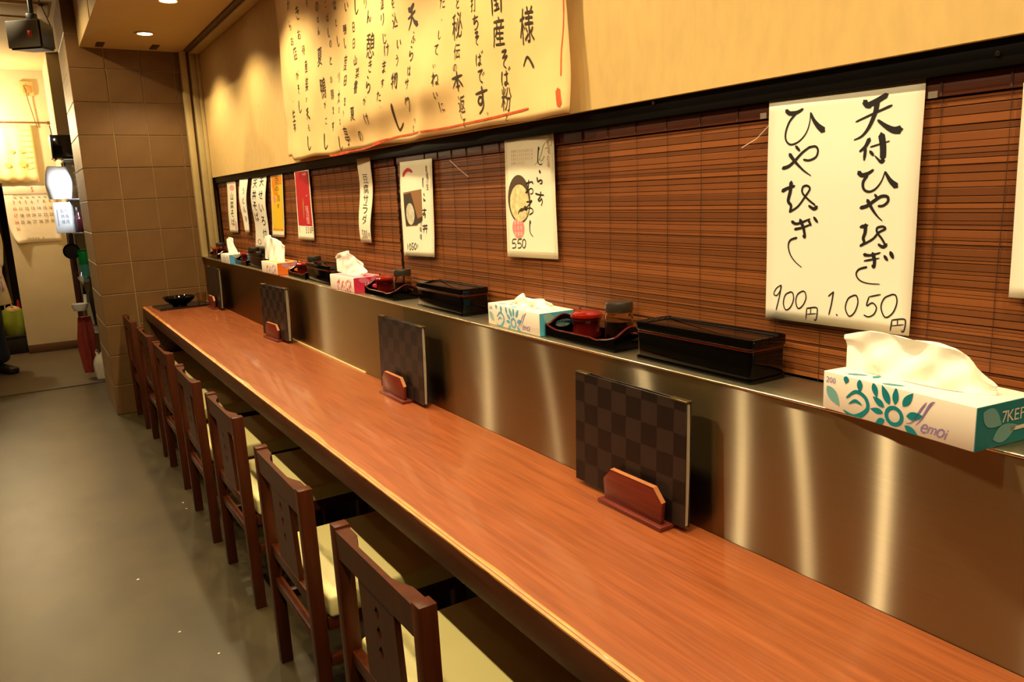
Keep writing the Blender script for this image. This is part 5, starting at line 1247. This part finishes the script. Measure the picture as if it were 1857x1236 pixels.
# red apron
t = thing('red_apron', 'dull red cloth apron hanging from the rack down to the floor', 'apron', (0.340, RY - 0.225, 0.0))
vs_, fs = [], []; nr, ns = 16, 20
for j in range(nr + 1):
    k = j / nr
    for i in range(ns):
        a = 2 * math.pi * i / ns; wv = 0.045 * (0.55 + 0.65 * math.sin(math.pi * min(1, 0.15 + (1 - k) * 0.75))) * (1 + 0.28 * math.sin(a * 4 + k * 3))
        vs_.append((wv * math.cos(a) - 0.012 * (1 - k), wv * 0.8 * math.sin(a), 0.045 + 0.47 * k))
for j in range(nr):
    for i in range(ns): fs.append((j * ns + i, j * ns + (i + 1) % ns, (j + 1) * ns + (i + 1) % ns, (j + 1) * ns + i))
fs += [list(range(ns)), [nr * ns + i for i in range(ns)]]
py_obj('apron_cloth', vs_, fs, mat('apron_red', (146, 50, 38), 0.85, var=0.15, scale=14), t, True)
tube('apron_string', [(0.0, 0, 0.51), (0.004, 0.01, 0.56), (0.006, 0.08, 0.60)], 0.004, mat('apron_tie', (190, 150, 120), 0.8), t, 6)
p = wz(185, 690, 0.0)
bag('plastic_bag', 'knotted white plastic bag sitting on the floor by the foot of the pillar', 'bag', (0.405, 7.125, 0.0004), 0.105, 0.09, 0.20, mat('bag_cream', (226, 218, 196), 0.5, var=0.06, scale=30, bump=0.3), 5.0, True, 0.6)
t = thing('dark_crate', 'small dark crate on the floor behind the white plastic bag', 'crate', (0.428, 7.36, 0.0004))
box('crate_body', -0.03, 0.14, 0.0, 0.24, 0, 0.16, mat('crate_dark', (40, 30, 26), 0.6), t, 0.004)
for k in range(2): box('rim', -0.034, 0.144, -0.004, 0.244, 0.070 + 0.085 * k, 0.082 + 0.085 * k, mat('crate_rim', (70, 34, 26), 0.6), t, 0.001)
t = thing('kitchen_tube_light', 'short bright fluorescent tube on the back of the tiled pillar by the rack', 'light', (0.52, 6.93, 1.660))
box('housing', -0.05, 0.10, -0.46, 0.02, 0.018, 0.040, white_pl, t, 0.002)
tube('tube', [(-0.045, 0, 0.005), (0.095, 0, 0.005)], 0.010, tube_glow, t, 10)

# ------------------------------------------------------------------ recess at the left: shelf unit, box, green bag
t = thing('recess_shelf', 'dark wooden shelf unit standing in the recess left of the back wall', 'shelf', (-0.62, 9.55, 0))
sm = mat('shelf_dark', (58, 38, 24), 0.6, var=0.2, scale=6)
for x in (-0.5, 0.42): box('side_panel', x, x + 0.03, 0, 0.30, 0, 1.60, sm, t, 0.002)
for z in (0.02, 0.48, 0.92, 1.30, 1.575): box('shelf_board', -0.469, 0.419, 0.004, 0.296, z, z + 0.022, sm, t, 0.002)
q = wy(22, 592, 9.2)
t = thing('recess_box', 'black box on the floor under the green shopping bag', 'box', (-0.16, 8.98, 0))
box('box_body', -0.22, 0.055, 0, 0.26, 0.0005, 0.16, mat('box_black', (26, 20, 16), 0.6), t, 0.004)
box('box_lid', -0.224, 0.058, -0.004, 0.264, 0.1605, 0.182, mat('box_black', (26, 20, 16), 0.6), t, 0.003)
t = bag('shopping_bag', 'light green shopping bag with groceries on the black box in the recess', 'bag', (-0.185, 9.09, 0.1826), 0.19, 0.15, 0.25, mat('bag_green', (146, 160, 44), 0.5, var=0.1, scale=12), 3.0, False, -0.12)
lathe('groceries', [(0, 0.235), (0.07, 0.238), (0.065, 0.262), (0.03, 0.285), (0, 0.29)], mat('grocery_tan', (208, 164, 108), 0.7), t, seg=14)
tube('bottle_neck', [(0.055, 0.01, 0.24), (0.058, 0.01, 0.34)], 0.018, mat('bottle_red', (150, 30, 24), 0.4), t, 10, 0.010)
tube('bag_handle', [(-0.06, -0.05, 0.24), (-0.055, -0.055, 0.33), (-0.02, -0.05, 0.355), (0.02, -0.055, 0.25)], 0.006, mat('bag_pale', (196, 200, 170), 0.6), t, 6)
for k, (x, z, c) in enumerate(((0.22, 0.502, (110, 84, 52)), (0.16, 0.942, (84, 62, 40)), (0.24, 1.322, (120, 98, 60)))):
    tt = thing('storage_jar', ('tan storage jar on the low shelf of the dark recess', 'brown storage jar on the middle shelf of the dark recess', 'pale storage jar on the upper shelf of the dark recess')[k], 'jar', (-0.62 + x, 9.70, z + 0.0005), 0, 'storage jars in the recess')
    lathe('jar_body', [(0, 0), (0.055, 0), (0.065, 0.02), (0.065, 0.13), (0.050, 0.155), (0, 0.155)], mat('jar_%d' % k, c, 0.5), tt, seg=22)
    lathe('lid', [(0, 0.1555), (0.052, 0.1555), (0.052, 0.18), (0.02, 0.19), (0, 0.19)], sm, tt, seg=22)

# ------------------------------------------------------------------ person at the left edge, seen in part: beige coat, dark jeans
t = thing('person', 'person in a beige coat and dark jeans, cut by the left photo edge', 'person', (-0.420, 8.02, 0))
def skin(name, pts, edges, m, parent, sub=2, root=0):
    me = bpy.data.meshes.new(name); me.from_pydata([p[:3] for p in pts], edges, []); me.update()
    o = link(name, me, m, parent)
    sk = o.modifiers.new('skin', 'SKIN'); sk.use_smooth_shade = True
    for i, p in enumerate(pts):
        v = me.skin_vertices[0].data[i]; v.radius = (p[3], p[4] if len(p) > 4 else p[3]); v.use_root = (i == root)
    ss = o.modifiers.new('sub', 'SUBSURF'); ss.levels = sub; ss.render_levels = sub
    return o
skin_m = mat('skin', (206, 160, 124), 0.55, subs=0.1)
P = [(0, 0, .93, .13, .10), (0, 0, 1.10, .125, .095), (0, 0, 1.28, .15, .10), (0, 0, 1.40, .12, .085), (0, 0, 1.47, .05, .05), (0, -.01, 1.53, .052, .055), (0, -.02, 1.60, .072, .09), (0, -.015, 1.67, .070, .088),
     (.17, 0, 1.38, .055), (.21, .01, 1.12, .043), (.20, -.06, .90, .034), (.195, -.09, .83, .028),
     (-.17, 0, 1.38, .055), (-.22, .02, 1.12, .043), (-.21, -.05, .90, .034), (-.205, -.08, .83, .028),
     (.085, 0, .84, .085), (.095, -.03, .49, .060), (.105, .01, .10, .042), (-.085, 0, .84, .085), (-.10, .02, .48, .060), (-.10, .10, .10, .042)]
E_ = [(0, 1), (1, 2), (2, 3), (3, 4), (4, 5), (5, 6), (6, 7), (3, 8), (8, 9), (9, 10), (10, 11), (3, 12), (12, 13), (13, 14), (14, 15), (0, 16), (16, 17), (17, 18), (0, 19), (19, 20), (20, 21)]
skin('body', P, E_, skin_m, t)
for sg, wxp, wyp in ((1, .195, -.09), (-1, -.205, -.08)):
    for k, (dx, ln) in enumerate(((-.026, .062), (-.009, .074), (.009, .078), (.026, .068))):
        pts = [(wxp + dx * .5, wyp - .004, .825, .011), (wxp + dx, wyp - .008, .79 - .01, .0095), (wxp + dx * 1.05, wyp - .018, .79 - ln * .55, .0085), (wxp + dx, wyp - .006, .79 - ln, .007)]
        skin('finger', pts, [(0, 1), (1, 2), (2, 3)], skin_m, t, 1)
    skin('thumb', [(wxp - sg * .015, wyp - .01, .815, .012), (wxp - sg * .036, wyp - .03, .785, .010), (wxp - sg * .038, wyp - .042, .755, .008)], [(0, 1), (1, 2)], skin_m, t, 1)
jean = mat('jeans_navy', (28, 32, 46), 0.8, var=0.15, scale=30)
for nme_, a, b_, c in (('trouser_leg', (.085, 0, .86, .10), (.095, -.03, .49, .088), (.110, .005, .075, .092)), ('trouser_leg', (-.085, 0, .86, .10), (-.10, .02, .48, .088), (-.10, .095, .075, .085))):
    skin(nme_, [a, b_, ((b_[0] + c[0]) / 2, (b_[1] + c[1]) / 2, (b_[2] + c[2]) / 2, .080), c], [(0, 1), (1, 2), (2, 3)], jean, t)
shoe = mat('shoe_black', (24, 22, 22), 0.5)
for (x, y, rz) in ((.115, -.015, 35), (-.105, .06, 0)):
    bm = bmesh.new(); bm_box(bm, -.045, .045, -.17, .09, 0.001, .085, .022, 3)
    for v in bm.verts:
        if v.co.y < -.04 and v.co.z > .03: v.co.z = .03 + (v.co.z - .03) * (1 - .55 * min(1, (-.04 - v.co.y) / .12))
    o = bm_obj('shoe', bm, shoe, t, True); o.location = (x, y, 0); o.rotation_euler = (0, 0, R(rz))
# coat: rings down the body with sleeves
coat_m = mat('coat_beige', (196, 164, 104), 0.85, var=0.08, scale=20)
vs_, fs = [], []; ns = 28
rings = [(1.445, .085, .075), (1.40, .185, .115), (1.30, .205, .135), (1.10, .195, .135), (.95, .215, .150), (.75, .245, .175), (.605, .262, .19), (.60, .255, .184), (.66, .235, .165)]
for z, a, b_ in rings:
    for i in range(ns):
        q = 2 * math.pi * i / ns; k = 1 + 0.03 * math.sin(q * 6) * (1.4 - z)
        vs_.append((a * k * math.cos(q), b_ * k * math.sin(q), z))
for j in range(len(rings) - 1):
    for i in range(ns): fs.append((j * ns + i, j * ns + (i + 1) % ns, (j + 1) * ns + (i + 1) % ns, (j + 1) * ns + i))
py_obj('coat', vs_, fs, coat_m, t, True)
for sg, e, w_ in ((1, (.215, .01, 1.12), (.20, -.055, .91)), (-1, (-.222, .02, 1.12), (-.21, -.045, .91))):
    skin('sleeve', [(sg * .14, 0, 1.39, .075), (sg * .19, 0, 1.30, .068), (*e, .058), (*w_, .048)], [(0, 1), (1, 2), (2, 3)], coat_m, t)
hair = mat('hair_black', (22, 17, 14), 0.5)
lathe('hair', [(0, .105), (.045, .098), (.078, .070), (.092, .020), (.090, -.02), (.082, -.05), (.076, -.05), (.084, 0.0), (.07, .06), (0, .09)], hair, t, (0, 0.012, 1.655), 24, 0.86, 1.06)
for sg in (-1, 1):
    lathe('eye', [(0, -.009), (.009, 0), (0, .009)], mat('eye_white', (230, 226, 220), 0.3), t, (sg * .028, -.098, 1.625), 10)
    lathe('ear', [(0, -.026), (.011, -.01), (.014, .012), (0, .026)], skin_m, t, (sg * .072, -.005, 1.618), 10)
skin('nose', [(0, -.092, 1.635, .009), (0, -.112, 1.600, .011), (0, -.098, 1.590, .009)], [(0, 1), (1, 2)], skin_m, t, 1)
box('mouth', -.022, .022, -.102, -.096, 1.564, 1.570, mat('lips', (168, 92, 80), 0.5), t, 0.002)

# ------------------------------------------------------------------ crumbs of paper on the floor
for px, py, words in ((332, 911, 'by the fourth chair leg'), (338, 922, 'just below the one by the fourth chair'), (250, 1050, 'in the middle of the aisle'), (397, 1184, 'nearest the second chair'), (326, 1145, 'left of the second chair')):
    q = wz(px, py, 0.0008); vs_ = [(0.006 * math.cos(a) * random.uniform(.5, 1.2), 0.004 * math.sin(a) * random.uniform(.6, 1.2), 0.001 * random.random()) for a in (0, 1.2, 2.4, 3.7, 5)]
    o = py_obj('paper_scrap', vs_ + [(0, 0, 0.003)], [(0, 1, 5), (1, 2, 5), (2, 3, 5), (3, 4, 5), (4, 0, 5), (4, 3, 2, 1, 0)], paper, None); o.location = (q.x, q.y, 0.0008)
    tag(o, 'tiny pale paper scrap on the floor, ' + words, 'scrap', 'paper scraps on the floor')
